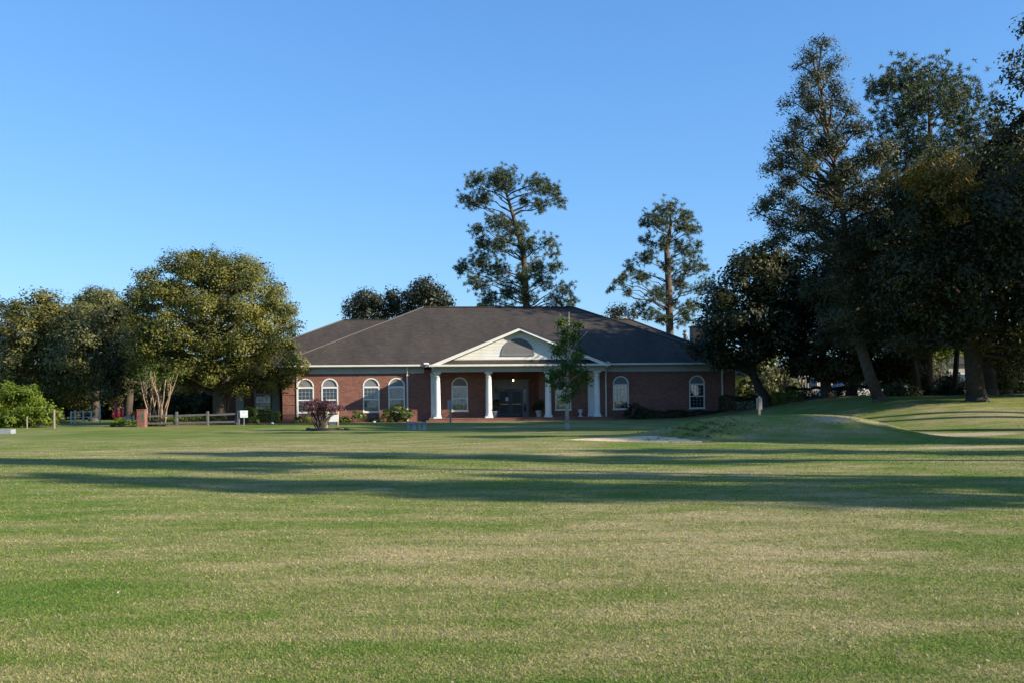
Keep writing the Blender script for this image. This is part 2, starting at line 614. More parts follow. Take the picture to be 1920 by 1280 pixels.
# ------------------------------------------------------------------ the ground
def turf_attrs(X, Y):
    dry = (.9 * gauss(X, Y, 3.5, 13, 6, 3) + .6 * gauss(X, Y, -1, 10.5, 4, 1.6) + .8 * gauss(X, Y, -8, 36, 9, 4) + .9 * gauss(X, Y, -2, 31.3, 13, .9)
           + .7 * gauss(X, Y, 22, 47, 6, 2.5) + .6 * gauss(X, Y, -3, 62, 16, 3) + .5 * gauss(X, Y, 13, 41, 1.5, 1.2) + .7 * gauss(X, Y, 4, 23, 7, 1.6) + .5 * gauss(X, Y, 1, 7.2, 3, .9))
    lush = (.8 * gauss(X, Y, 6.2, 11.8, 1.8, 1.2) + .5 * gauss(X, Y, -2.5, 13.4, 2.2, .8) + .7 * gauss(X, Y, -13, 64, 12, 3.5) + .6 * gauss(X, Y, 12, 34.5, 6, 1.4)
            + .5 * gauss(X, Y, -4, 9, 1.3, 1.0) + .45 * gauss(X, Y, -5, 16.5, 5, 1.3) + .5 * gauss(X, Y, 24, 60, 9, 5) + .5 * gauss(X, Y, -20, 55, 9, 5))
    bare = (.95 * gauss(X, Y, -2.6, 19.3, .45, .28) + .9 * gauss(X, Y, -2.55, 13.6, .42, .12) + 1.0 * gauss(X, Y, 18.2, 41.5, 3.6, 1.0) + 1.2 * gauss(X, Y, 14.8, 32.2, 2.3, .7)
            + .6 * gauss(X, Y, 3.0, 9.2, 1.6, .12) + .6 * gauss(X, Y, 4.1, 10.8, .5, .12) + .55 * gauss(X, Y, 1.6, 7.0, 1.2, .12) + .5 * gauss(X, Y, -1.2, 8.0, .5, .1)
            + .6 * gauss(X, Y, 13.0, 40.6, 1.4, .7) + .45 * gauss(X, Y, 2, 66.8, 18, .8))
    return dry, lush, bare


def axis(fine0, fine1, step, lo, hi):
    a = list(np.arange(fine0, fine1 + 1e-6, step))
    s, x = step, fine1
    while x < hi:
        s *= 1.35
        x += s
        a.append(x)
    s, x = step, fine0
    while x > lo:
        s *= 1.35
        x -= s
        a.insert(0, x)
    return np.array(a)


gx = axis(-34, 36, .4, -2500, 2500)
gy = axis(3, 72, .3, -300, 3500)
GX, GY = np.meshgrid(gx, gy)
GZ = zg(GX, GY)
nx, ny = len(gx), len(gy)
verts = np.stack([GX, GY, GZ], -1).reshape(-1, 3)
ii = np.arange(nx * ny).reshape(ny, nx)
quads = np.stack([ii[:-1, :-1], ii[:-1, 1:], ii[1:, 1:], ii[1:, :-1]], -1).reshape(-1, 4)


def np_mesh(name, V, Q, mat, parent=None, attrs=None, smooth=False):
    k = Q.shape[1]
    me = bpy.data.meshes.new(name)
    me.vertices.add(len(V))
    me.vertices.foreach_set('co', np.ascontiguousarray(V, np.float32).ravel())
    me.loops.add(Q.size)
    me.loops.foreach_set('vertex_index', np.ascontiguousarray(Q, np.int32).ravel())
    me.polygons.add(len(Q))
    me.polygons.foreach_set('loop_start', np.arange(0, Q.size, k, dtype=np.int32))
    if smooth:
        me.polygons.foreach_set('use_smooth', np.ones(len(Q), bool))
    me.update(calc_edges=True)
    for an, av in (attrs or {}).items():
        a = me.attributes.new(an, 'FLOAT', 'POINT')
        a.data.foreach_set('value', np.ascontiguousarray(av, np.float32).ravel())
    me.materials.append(mat)
    o = bpy.data.objects.new(name, me)
    C.objects.link(o)
    if parent:
        o.parent = parent
    return o


d_, l_, b_ = turf_attrs(GX, GY)
ground = np_mesh('ground', verts, quads, M['lawn'], None, {'dry': d_, 'lush': l_, 'bare': b_}, True)
ground['kind'] = 'structure'


def patch(name, mat, cx, cy, rx, ry, lift=.012, n=40, rings=8, wob=.12, seed=1, kind='structure', rot=0.0, dome=0.0):
    r_ = random.Random(seed)
    ph = [r_.uniform(0, 6.28) for _ in range(4)]
    v = [(cx, cy, float(zg(cx, cy)) + lift + dome)]
    for i in range(1, rings + 1):
        for k in range(n):
            a = 2 * math.pi * k / n
            q = (1 + wob * (math.sin(2 * a + ph[0]) * .6 + math.sin(3 * a + ph[1]) * .5 + math.sin(5 * a + ph[2]) * .35 + math.sin(9 * a + ph[3]) * .2)) * i / rings
            lx, ly = rx * q * math.cos(a), ry * q * math.sin(a)
            x, y = cx + lx * math.cos(rot) - ly * math.sin(rot), cy + lx * math.sin(rot) + ly * math.cos(rot)
            e = 1 - (i / rings) ** 2
            v.append((x, y, float(zg(x, y)) + lift * (1 if i < rings else -.5) + dome * e + (r_.uniform(-1, 1) * .25 * dome if dome else 0)))
    f = [(0, 1 + k, 1 + (k + 1) % n) for k in range(n)]
    for i in range(rings - 1):
        for k in range(n):
            a = 1 + i * n
            f.append((a + k, a + n + k, a + n + (k + 1) % n, a + (k + 1) % n))
    o = new_mesh_obj(name, v, f, mat, None, True)
    o['kind'] = kind
    return o


patch('sand_bunker', M['sand'], 4.0, 38.8, 3.1, 1.75, .015, 56, 14, .12, 3)

# grass blades: one mass of real blades, thinning with distance
NB = 620000
Ymin, Ymax = 4.6, 46.0
inv = rng.uniform(1 / Ymax, 1 / Ymin, NB)
BY = 1 / inv
BX = rng.uniform(-1, 1, NB) * (.56 * BY + 1.2)
clump = rng.normal(0, 1, (NB, 2))
dB, lB, bB = turf_attrs(BX, BY)
keep = (rng.uniform(0, 1, NB) > np.clip(bB * .95, 0, .97)) & ((((BX - 4.0) / 3.2) ** 2 + ((BY - 38.8) / 1.85) ** 2) > 1.0)
BX, BY, dB, lB, bB = BX[keep], BY[keep], dB[keep], lB[keep], bB[keep]
NB = len(BX)
BZ = zg(BX, BY)
hgt = rng.uniform(.007, .019, NB) * (1 + .012 * BY)
wid = np.clip(.00075 * BY, .0045, .02) * rng.uniform(.7, 1.3, NB)
ang = rng.uniform(0, 2 * np.pi, NB)
lean = rng.uniform(.3, 1.5, NB) * hgt
la = rng.uniform(0, 2 * np.pi, NB)
ux, uy = np.cos(ang) * wid, np.sin(ang) * wid
base = np.stack([BX, BY, BZ - .004], -1)
V = np.empty((NB, 3, 3))
V[:, 0] = base + np.stack([-ux, -uy, np.zeros(NB)], -1)
V[:, 1] = base + np.stack([ux, uy, np.zeros(NB)], -1)
V[:, 2] = base + np.stack([np.cos(la) * lean, np.sin(la) * lean, hgt], -1)
rb = np.repeat(rng.uniform(0, 1, NB), 3)
grass = np_mesh('grass', V.reshape(-1, 3), np.arange(NB * 3).reshape(-1, 3), M['blades'], None,
                {'rnd': rb, 'dry': np.repeat(dB, 3), 'lush': np.repeat(lB, 3), 'bare': np.repeat(bB * .3, 3)})
tag(grass, 'short patchy green and straw coloured grass of the lawn', 'grass', kind='stuff')

nw = 1500
wx = rng.normal(7.6, .9, nw)
wy = rng.normal(40.2, .75, nw)
ck_ = np.sin(wx * 5.1 + 1) * np.sin(wy * 6.3) + .6 * np.sin(wx * 11 + wy * 9)
sel = (ck_ + rng.normal(0, .4, nw)) > .15
wx, wy = wx[sel], wy[sel]
nw = len(wx)
wz = zg(wx, wy) + rng.uniform(.005, .05, nw)
wn = rng.normal(0, 1, (nw, 3)) + np.array([0, 0, 1.2])
wn /= np.linalg.norm(wn, axis=1, keepdims=True)
wa = np.cross(wn, rng.normal(0, 1, (nw, 3)))
wa /= np.linalg.norm(wa, axis=1, keepdims=True)
wb = np.cross(wn, wa)
Wc = np.stack([wx, wy, wz], -1)
V = np.stack([Wc - wa * .04, Wc + wb * .03, Wc + wa * .04, Wc - wb * .03], 1).reshape(-1, 3)
o = np_mesh('ground_cover', V, np.arange(nw * 4).reshape(-1, 4), M['shrub'], None, {'rnd': np.repeat(rng.uniform(0, 1, nw), 4)})
tag(o, 'patch of leafy weeds on the face of the bunker mound', 'weeds', kind='stuff')

nf = 500
fy = 1 / rng.uniform(1 / 40, 1 / 5.2, nf)
fx = rng.uniform(-1, 1, nf) * .56 * fy
fz = zg(fx, fy) + .022
fa = rng.uniform(0, 6.28, nf)
ft = rng.uniform(-.012, .012, (nf, 4))
fs = rng.uniform(.005, .011, nf)
V = np.stack([np.stack([fx + np.cos(fa + q) * fs * (1.6 if k % 2 == 0 else .7), fy + np.sin(fa + q) * fs * (1.6 if k % 2 == 0 else .7), fz + ft[:, k]], -1) for k, q in enumerate((0, 1.57, 3.14, 4.71))], 1).reshape(-1, 3)
o = np_mesh('fallen_leaves', V, np.arange(nf * 4).reshape(-1, 4), M['dirt'])
tag(o, 'scattered dry tan leaves lying on the lawn', 'leaves', kind='stuff')

# ------------------------------------------------------------------ the clubhouse
TH = R(6)
bd = empty('brick_building', (.32, 75.0, 0), TH)
tag(bd, 'long low red brick building with dark hipped roof and white columned portico', 'building')
EU = Vector((math.cos(TH), math.sin(TH), 0))
EV = Vector((-math.sin(TH), math.cos(TH), 0))
BO = Vector((.32, 75.0, 0))


def BL(u, v, z=0.0):
    return BO + EU * u + EV * v + Vector((0, 0, z))


ZB, ZT = 0.0, 4.02       # wall foot (sunk a little into the ground) and wall head


def wall_open(name, u0, u1, v, ops, z0=ZB, z1=ZT, depth=.14):
    """front-facing wall with arched openings; ops: (uc, width, z_sill, z_spring)"""
    m = MB()
    cur = u0
    seg = 16
    for (uc, wd, zb, zs) in sorted(ops):
        a, b = uc - wd / 2, uc + wd / 2
        m.quad((cur, v, z0), (a, v, z0), (a, v, z1), (cur, v, z1))
        m.quad((a, v, z0), (b, v, z0), (b, v, zb), (a, v, zb))
        arc = [(uc - wd / 2 * math.cos(math.pi * k / seg), zs + wd / 2 * math.sin(math.pi * k / seg)) for k in range(seg + 1)]
        for k in range(seg):
            (p, q), (p2, q2) = arc[k], arc[k + 1]
            m.quad((p, v, q), (p2, v, q2), (p2, v, z1), (p, v, z1))
            m.quad((p, v, q), (p, v + depth, q), (p2, v + depth, q2), (p2, v, q2))
        m.quad((a, v, zb), (a, v + depth, zb), (a, v + depth, zs), (a, v, zs))
        m.quad((b, v, zb), (b, v, zs), (b, v + depth, zs), (b, v + depth, zb))
        m.quad((a, v, zb), (b, v, zb), (b, v + depth, zb), (a, v + depth, zb))
        cur = b
    m.quad((cur, v, z0), (u1, v, z0), (u1, v, z1), (cur, v, z1))
    return m.build(name, M['brick'], bd)


WW, WZ0, WZS = 1.22, .86, 2.74


def window(uc, v, wd=WW, zb=WZ0, zs=WZS, blind=0.0, arch=True):
    y0, y1 = v - .03, v + .11
    m = MB()
    a, b, t = uc - wd / 2, uc + wd / 2, .085
    m.box(a, a + t, y0, y1, zb, zs)
    m.box(b - t, b, y0, y1, zb, zs)
    m.box(a + t, b - t, y0, y1, zb, zb + .09)
    m.box(a - .04, b + .04, y0 - .05, y0, zb - .05, zb + .05)
    m.box(a + t, b - t, y0, y1, zs - .09, zs + .03)
    mid = (zb + zs) / 2
    m.box(a + t, b - t, y0 + .04, y1, mid - .035, mid + .035)
    if arch:
        seg = 18
        r0, r1 = wd / 2 - .075, wd / 2 + .015
        for k in range(seg):
            t0, t1 = math.pi * k / seg, math.pi * (k + 1) / seg
            P = lambda r_, th, y: (uc - r_ * math.cos(th), y, zs + .03 + r_ * math.sin(th))
            m.add([P(r0, t0, y0), P(r1, t0, y0), P(r1, t1, y0), P(r0, t1, y0), P(r0, t0, y1), P(r1, t0, y1), P(r1, t1, y1), P(r0, t1, y1)],
                  [(0, 1, 2, 3), (4, 7, 6, 5), (0, 4, 5, 1), (3, 2, 6, 7), (1, 5, 6, 2), (0, 3, 7, 4)])
    wnd = m.build('window', M['white'], bd)
    if arch:
        seg = 18
        r0 = wd / 2 - .07
        pv = [(uc, v + .04, zs + .035)] + [(uc - r0 * math.cos(math.pi * k / seg), v + .04, zs + .035 + r0 * math.sin(math.pi * k / seg)) for k in range(seg + 1)]
        new_mesh_obj('arch_panel', pv, [(0, k + 2, k + 1) for k in range(seg)], M['greypanel'], wnd)
    for (q0, q1) in ((zb + .09, mid - .035), (mid + .035, zs - .09)):
        MB().box(a + t, b - t, v + .070, v + .076, q0, q1).build('pane', M['glass'], wnd)
        mm = MB()
        for k in range(1, 4):
            x = a + t + (wd - 2 * t) * k / 4
            mm.box(x - .009, x + .009, v + .045, v + .068, q0, q1)
        for k in range(1, 3):
            z = q0 + (q1 - q0) * k / 3
            mm.box(a + t, b - t, v + .047, v + .066, z - .009, z + .009)
        mm.build('muntin', M['trim'], wnd)
    bl = MB()
    z = zs - .09
    low = zb + .09 + (zs - zb) * blind
    while z > low:
        bl.add([(a + t, v + .20, z), (b - t, v + .20, z), (b - t, v + .235, z - .05), (a + t, v + .235, z - .05)], [(0, 1, 2, 3)])
        z -= .052
    bl.build('blind', M['blind'], wnd)
    return wnd


main_ops = [(-15.62, WW, WZ0, WZS), (-13.85, WW, WZ0, WZS), (-10.82, WW, WZ0, WZS), (-8.95, WW, WZ0, WZS), (-4.25, WW, WZ0, WZS), (3.57, WW, WZ0, WZS), (8.02, WW, WZ0, WZS), (13.97, WW, WZ0, WZS)]
wall_open('wall', -16.4, -2.0, 0, [o for o in main_ops if o[0] < -2])
wall_open('wall', 1.75, 17.0, 0, [o for o in main_ops if o[0] > 1.75])
for k, o in enumerate(main_ops):
    window(o[0], 0, blind=(0, .0, .0, .45, .0, .3, 0, .35)[k])
# entrance recess
m = MB()
m.quad((-2.0, 0, ZB), (-2.0, 2.0, ZB), (-2.0, 2.0, ZT), (-2.0, 0, ZT))
m.quad((1.75, 0, ZB), (1.75, 0, ZT), (1.75, 2.0, ZT), (1.75, 2.0, ZB))
m.quad((-2.0, 2.0, ZB), (1.75, 2.0, ZB), (1.75, 2.0, ZT), (-2.0, 2.0, ZT))
m.split('wall', M['brick'], bd)
# side and rear walls, rear block walls
m = MB()
m.quad((-16.4, 0, ZB), (-16.4, 0, ZT), (-16.4, 7.4, ZT), (-16.4, 7.4, ZB))
m.quad((17.0, 0, ZB), (17.0, 7.4, ZB), (17.0, 7.4, ZT), (17.0, 0, ZT))
m.split('wall', M['brick'], bd)
wall_open('wall', -22.6, -16.4, 7.4, [(-19.75, 1.3, .8, 2.35)])
wall_open('wall', 17.0, 19.4, 7.4, [])
m = MB()
m.quad((-22.6, 7.4, ZB), (-22.6, 7.4, ZT), (-22.6, 21.5, ZT), (-22.6, 21.5, ZB))
m.quad((19.4, 7.4, ZB), (19.4, 21.5, ZB), (19.4, 21.5, ZT), (19.4, 7.4, ZT))
m.quad((-22.6, 21.5, ZB), (-22.6, 21.5, ZT), (19.4, 21.5, ZT), (19.4, 21.5, ZB))
m.split('wall', M['brick'], bd)
window(-19.75, 7.4, 1.3, .8, 2.35, .0)
MB().box(-16.3, 16.9, .8, 21, .30, .34).build('interior_floor', M['trim'], bd)

# quoined brick pier at the left corner, pier on the right
m = MB()
z = 0.0
k = 0
while z < ZT - .02:
    h = min(.72, ZT - z)
    m.box(-17.28, -16.405, -.06, .75, z + .02, z + h - .02)
    m.box(-17.24, -16.41, -.02, .72, z + h - .02, min(z + h + .02, ZT))
    z += h
m.box(-17.34, -16.40, -.10, .80, 0, .42)
m.build('corner_pier', M['brick'], bd)
MB().box(17.35, 17.75, 5.8, 6.2, 0, ZT).build('pier', M['brick'], bd)


def lathe_column(u, v, z0, z1, r0=.235, r1=.195, smat='white'):
    H = z1 - z0
    m = MB()
    prof = [(r0 + .04, .12), (r0 + .045, .16), (r0 + .02, .20), (r0 + .022, .23), (r0, .27)]
    for k in range(9):
        t_ = k / 8
        prof.append((r0 + (r1 - r0) * (t_ ** 1.7), .34 + (H - .34 - .34) * t_))
    prof += [(r1 + .03, H - .32), (r1 + .03, H - .28), (r1, H - .26), (r1, H - .18), (r1 + .06, H - .13), (r1 + .08, H - .11)]
    m.lathe((u, v, z0), prof, 28)
    c = m.build('column', M[smat], bd, True)
    for p in c.data.polygons:
        if len(p.vertices) > 4:
            p.use_smooth = False
    MB().box(u - r0 - .06, u + r0 + .06, v - r0 - .06, v + r0 + .06, z0, z0 + .12).build('plinth', M[smat], c, bevel=.012)
    MB().box(u - r1 - .08, u + r1 + .08, v - r1 - .08, v + r1 + .08, z1 - .11, z1).build('capital', M[smat], c, bevel=.012)
    return c


PZ = .37                 # porch floor
PT = 3.72                # underside of the portico beam
for u in (-6.0, -2.26, 2.1, 5.72):
    lathe_column(u, -2.3, PZ, PT)
for u in (-6.15, 5.72):
    m = MB()
    m.box(u - .26, u + .26, -.16, -.004, PZ, PT)
    m.box(u - .31, u + .31, -.21, -.162, PZ, PZ + .18)
    m.box(u - .31, u + .31, -.21, -.162, PT - .16, PT)
    m.build('pilaster', M['white'], bd)

# porch floor and brick steps
m = MB()
m.box(-6.6, 6.6, -2.75, -.005, 0, PZ)
m.box(-1.995, 1.745, -.005, 1.995, .05, PZ)
m.build('porch_floor', M['brick'], bd)
for k, (d0, zt) in enumerate(((-3.10, .245), (-3.45, .125))):
    MB().box(-6.85, 6.85, d0, -2.755 if k == 0 else -3.105, 0, zt + .02).build('step', M['brick'], bd, bevel=.01)
MB().box(-6.62, 6.62, -2.78, -2.752, PZ - .05, PZ + .012).build('floor_edge', M['brick'], bd)

# roofs
SL = .55


def hip(name, u0, u1, v0, v1, z, ru0, ru1, zr):
    vm = (v0 + v1) / 2
    vts = [(u0, v0, z), (u1, v0, z), (u1, v1, z), (u0, v1, z), (ru0, vm, zr), (ru1, vm, zr)]
    o = new_mesh_obj(name, vts, [(0, 1, 5, 4), (1, 2, 5), (2, 3, 4, 5), (3, 0, 4), (0, 3, 2, 1)], M['shingle'], bd)
    for a, b in ((0, 4), (1, 5), (2, 5), (3, 4)):
        MB().beam(Vector(vts[a]) + Vector((0, 0, .02)), Vector(vts[b]) + Vector((0, 0, .02)), .22, .05).build('hip_cap', M['hipcap'], o)
    MB().beam((ru0, vm, zr + .02), (ru1, vm, zr + .02), .26, .06).build('ridge_cap', M['shingle'], o)
    return o


ZE = 4.34
hip('roof', -17.9, 17.5, -.6, 18.3, ZE, -6.75, 5.95, 9.42)
hip('roof', -23.6, 20.4, 5.7, 22.4, ZE - .02, -13.65, 11.95, 8.80)
# gutters, fascia, frieze
m = MB()
for (a, b) in ((-17.95, -6.95), (6.95, 17.55)):
    m.box(a, b, -.72, -.58, ZE - .13, ZE + .0)
m.box(-18.0, -17.86, -.58, 5.6, ZE - .13, ZE - .005)
m.box(17.46, 17.6, -.58, 5.6, ZE - .13, ZE - .005)
m.box(-23.65, -18.02, 5.55, 5.69, ZE - .15, ZE - .03)
m.box(17.62, 20.4, 5.55, 5.69, ZE - .15, ZE - .03)
m.split('gutter', M['gutter'], bd, .02)
m = MB()
for (a, b) in ((-17.8, -6.6), (6.6, 17.4)):
    m.box(a, b, -.55, -.02, ZE - .17, ZE - .012)
    m.box(a + .3, b - .3, -.10, -.003, ZT - .30, ZE - .17)
    m.box(a + .3, b - .3, -.14, -.101, ZT - .08, ZT + .0)
m.box(-23.4, -16.42, 5.75, 7.39, ZE - .19, ZE - .05)
m.box(-23.2, -16.42, 5.80, 6.1, ZE - .70, ZE - .19)
m.box(17.02, 20.2, 5.75, 7.39, ZE - .19, ZE - .05)
m.box(17.02, 20.0, 5.80, 6.1, ZE - .70, ZE - .19)
m.split('frieze', M['trim'], bd)

# portico: beam, ceiling, gutter, pent strip, pediment, gable roof
GV = -2.48
m = MB()
m.box(-6.35, 6.35, -2.6, -2.0, PT, 4.06)
m.box(-6.35, -5.85, -1.99, -.02, PT, 4.06)
m.box(5.85, 6.35, -1.99, -.02, PT, 4.06)
m.box(-5.84, 5.84, -1.99, -.02, 3.98, 4.04)
m.box(-1.99, 1.74, -.01, 1.99, 3.98, 4.04)
m.split('portico_beam', M['trim'], bd)
MB().box(-6.62, 6.62, -3.20, -3.04, 4.10, 4.24).box(-6.58, 6.58, -3.03, -2.3, 4.065, 4.12).box(-6.62, -6.46, -3.03, -.6, 4.12, 4.24).box(6.46, 6.62, -3.03, -.6, 4.12, 4.24).split('portico_gutter', M['gutter'], bd, .015)
new_mesh_obj('pent_roof', [(-6.4, -3.08, 4.23), (6.4, -3.08, 4.23), (5.5, GV, 4.60), (-5.5, GV, 4.60), (-5.5, GV, 4.2), (5.5, GV, 4.2)], [(0, 1, 2, 3), (0, 3, 4), (1, 5, 2)], M['shingle'], bd)
APZ = 6.86
gs = (APZ - 4.25) / 6.45


def rake_z(u):
    return APZ - abs(u) * gs


m = MB()
z = 4.55
lap = .105
while z < APZ - .22:
    z2 = min(z + lap, APZ - .2)
    e0 = (APZ - .17 - z) / gs
    e1 = max((APZ - .17 - z2) / gs, .02)
    m.add([(-e0, GV - .032, z), (e0, GV - .032, z), (e1, GV - .006, z2), (-e1, GV - .006, z2)], [(0, 1, 2, 3)])
    m.add([(-e0, GV - .032, z), (-e0, GV - .0, z), (e0, GV - .0, z), (e0, GV - .032, z)], [(0, 1, 2, 3)])
    z = z2
m.build('pediment_siding', M['cream'], bd)
# rake boards
m = MB()
for s in (-1, 1):
    a0, a1 = (s * 6.55, rake_z(6.55)), (0, APZ)
    for (off, yf, yb, th) in ((0.0, -3.10, -2.99, .19), (-.10, -2.985, GV - .05, .06)):
        q = [(a0[0], yf, a0[1] + off - .02), (a1[0], yf, a1[1] + off - .02), (a1[0], yf, a1[1] + off - .02 - th), (a0[0] - s * .2, yf, a0[1] + off - .02 - th)]
        q2 = [(x, yb, zz) for (x, _, zz) in q]
        m.add(q + q2, [(0, 1, 2, 3), (7, 6, 5, 4), (0, 4, 5, 1), (3, 2, 6, 7), (0, 3, 7, 4), (1, 5, 6, 2)])
m.split('rake_board', M['white'], bd)
# gable roof slabs
VB = 6.0
m = MB()
for s in (-1, 1):
    e = s * 6.68
    ze = rake_z(6.68)
    q = [(0, -3.16, APZ + .03), (e, -3.16, ze + .03), (e, -.2, ze + .03), (s * 1.2, VB, rake_z(1.2) + .03), (0, VB, APZ + .03)]
    q2 = [(x, y + .0, zz - .05) for (x, y, zz) in q]
    f = [(0, 1, 2, 3, 4), (9, 8, 7, 6, 5), (0, 5, 6, 1), (1, 6, 7, 2), (2, 7, 8, 3)]
    if s > 0:
        f = [tuple(reversed(x)) for x in f]
    m.add(q + q2, f)
m.split('portico_roof_slope', M['shingle'], bd)
# half-round louvre
LR, LZ = 1.2, 4.92
m = MB()
seg = 24
lc = -.12
for k in range(seg):
    t0, t1 = math.pi * k / seg, math.pi * (k + 1) / seg
    P = lambda r_, th, y: (lc - r_ * math.cos(th), y, LZ + r_ * math.sin(th))
    m.add([P(LR - .07, t0, GV - .09), P(LR, t0, GV - .09), P(LR, t1, GV - .09), P(LR - .07, t1, GV - .09), P(LR - .07, t0, GV - .01), P(LR, t0, GV - .01), P(LR, t1, GV - .01), P(LR - .07, t1, GV - .01)],
          [(0, 1, 2, 3), (0, 4, 5, 1), (3, 2, 6, 7), (1, 5, 6, 2), (0, 3, 7, 4)])
m.box(lc - LR - .03, lc + LR + .03, GV - .10, GV - .02, LZ - .06, LZ + .02)
lv = m.build('louvre_vent', M['greypanel'], bd)
new_mesh_obj('vent_back', [(lc, GV - .036, LZ)] + [(lc - LR * math.cos(math.pi * k / seg), GV - .036, LZ + LR * math.sin(math.pi * k / seg)) for k in range(seg + 1)], [(0, k + 2, k + 1) for k in range(seg)], M['black'], lv)
z = LZ + .03
while z < LZ + LR - .09:
    e = math.sqrt(max((LR - .07) ** 2 - (z - LZ) ** 2, .01))
    e2 = math.sqrt(max((LR - .07) ** 2 - (z + .07 - LZ) ** 2, .004))
    new_mesh_obj('slat', [(lc - e, GV - .082, z), (lc + e, GV - .082, z), (lc + e2, GV - .045, z + .075), (lc - e2, GV - .045, z + .075)], [(0, 1, 2, 3)], M['louvre'], lv)
    z += .085

# doors and surround
DV = 2.0
dc = -.25
m = MB()
m.box(dc - 1.42, dc + 1.42, DV - .10, DV - .01, 2.62, 3.14)
m.box(dc - 1.52, dc + 1.52, DV - .18, DV - .01, 3.14, 3.24)
for s in (-1, 1):
    m.box(dc + s * 1.33 - .09, dc + s * 1.33 + .09, DV - .10, DV - .01, PZ, 2.62)
    m.box(dc + s * .99 - .035, dc + s * .99 + .035, DV - .09, DV - .01, PZ, 2.62)
    m.box(dc + s * 1.135 - .11, dc + s * 1.135 + .11, DV - .07, DV - .01, PZ, PZ + .35)
m.box(dc - .955, dc + .955, DV - .09, DV - .01, 2.50, 2.62)
m.build('door_surround', M['shadetrim'], bd)
for s in (-1, 1):
    x0, x1 = (dc - .95, dc - .01) if s < 0 else (dc + .01, dc + .95)
    mm = MB()
    mm.box(x0, x0 + .15, DV - .07, DV - .02, PZ + .02, 2.495)
    mm.box(x1 - .15, x1, DV - .07, DV - .02, PZ + .02, 2.495)
    mm.box(x0 + .15, x1 - .15, DV - .07, DV - .02, PZ + .02, PZ + .28)
    mm.box(x0 + .15, x1 - .15, DV - .07, DV - .02, 2.30, 2.495)
    mm.box(x0 + .15, x1 - .15, DV - .066, DV - .02, 1.28, 1.40)
    dr = mm.build('door', M['doorpaint'], bd)
    MB().box(x0 + .15, x1 - .15, DV - .05, DV - .04, PZ + .28, 1.28).box(x0 + .15, x1 - .15, DV - .05, DV - .04, 1.40, 2.30).build('door_glass', M['doorglass'], dr)
    mm = MB()
    for k in range(3):
        a = x0 + .12 + k * .24
        mm.box(a, a + .20, DV - .12, DV - .075, 1.32, 1.36)
    mm.build('push_bar', M['brass'], dr)
    mm = MB()
    for k in range(5):
        a = x0 + .12 + k * .075 if s < 0 else x1 - .45 + k * .075
        mm.box(a, a + .045, DV - .075, DV - .071, 2.40, 2.435)
    mm.build('lettering', M['palink'], dr)['kind'] = 'stuff'
    if s < 0:
        MB().box(x1 - .36, x1 - .14, DV - .062, DV - .056, 1.58, 1.88).build('notice', M['paper'], dr)
    sd_ = MB()
    for k in range(4):
        z0 = PZ + .38 + k * .445
        sd_.box(dc + s * 1.135 - .09, dc + s * 1.135 + .09, DV - .035, DV - .03, z0, z0 + .40)
    sg = sd_.build('sidelight', M['carglass'], bd)
    sg['kind'] = 'stuff'
    sb = MB()
    for k in range(5):
        z0 = PZ + .355 + k * .445
        sb.box(dc + s * 1.135 - .105, dc + s * 1.135 + .105, DV - .065, DV - .028, z0, z0 + .022)
    sb.split('glazing_bar', M['trim'], sg)

# downspouts
for (u, v) in ((-8.15, -.07), (6.85, -.07), (15.95, -.07), (-16.2, -.07)):
    m = MB()
    m.box(u - .055, u + .055, v - .045, v + .055, .18, 3.66)
    m.box(u - .055, u + .055, v - .10, v - .046, 3.55, 3.70)
    m.tube([(u, v - .07, 3.66), (u, -.45, 4.05), (u, -.65, 4.22)], [.05, .05, .05], 8)
    m.box(u - .075, u + .075, v - .055, v + .06, 2.6, 2.65)
    m.box(u - .075, u + .075, v - .055, v + .06, .75, .80)
    m.tube([(u, v, .22), (u, v - .22, .16)], [.05, .05], 8)
    m.build('downspout', M['gutter'], bd)
# gutter corner boots
for u in (-6.75, 6.8):
    MB().box(u - .2, u + .2, -.86, -.58, ZE - .03, ZE + .12).build('gutter_boot', M['white'], bd, bevel=.04)
# porch columns of the set-back wings
for u in (-21.35, -18.55):
    m = MB()
    m.box(u - .30, u + .30, 6.0, 6.5, .25, ZE - .72)
    m.box(u - .36, u + .36, 5.94, 6.56, .1, .45)
    m.build('pilaster', M['trim'], bd)
lathe_column(18.15, 5.9, .2, ZE - .72, .24, .22)
window(17.3, 7.4, 1.0, .86, 2.6)
# roof furniture
m = MB()
m.box(17.6, 18.9, 13.2, 14.4, 5.6, 8.05)
m.box(17.5, 19.0, 13.1, 14.5, 8.05, 8.15)
m.build('roof_box', M['black'], bd)
m = MB()
m.lathe((16.5, 12.0, 6.2), [(.16, 0), (.16, 1.0), (.24, 1.02), (.24, 1.15), (.15, 1.2), (.15, 1.3), (.25, 1.33), (.1, 1.5)], 14)
m.build('flue_pipe', M['white'], bd, True)


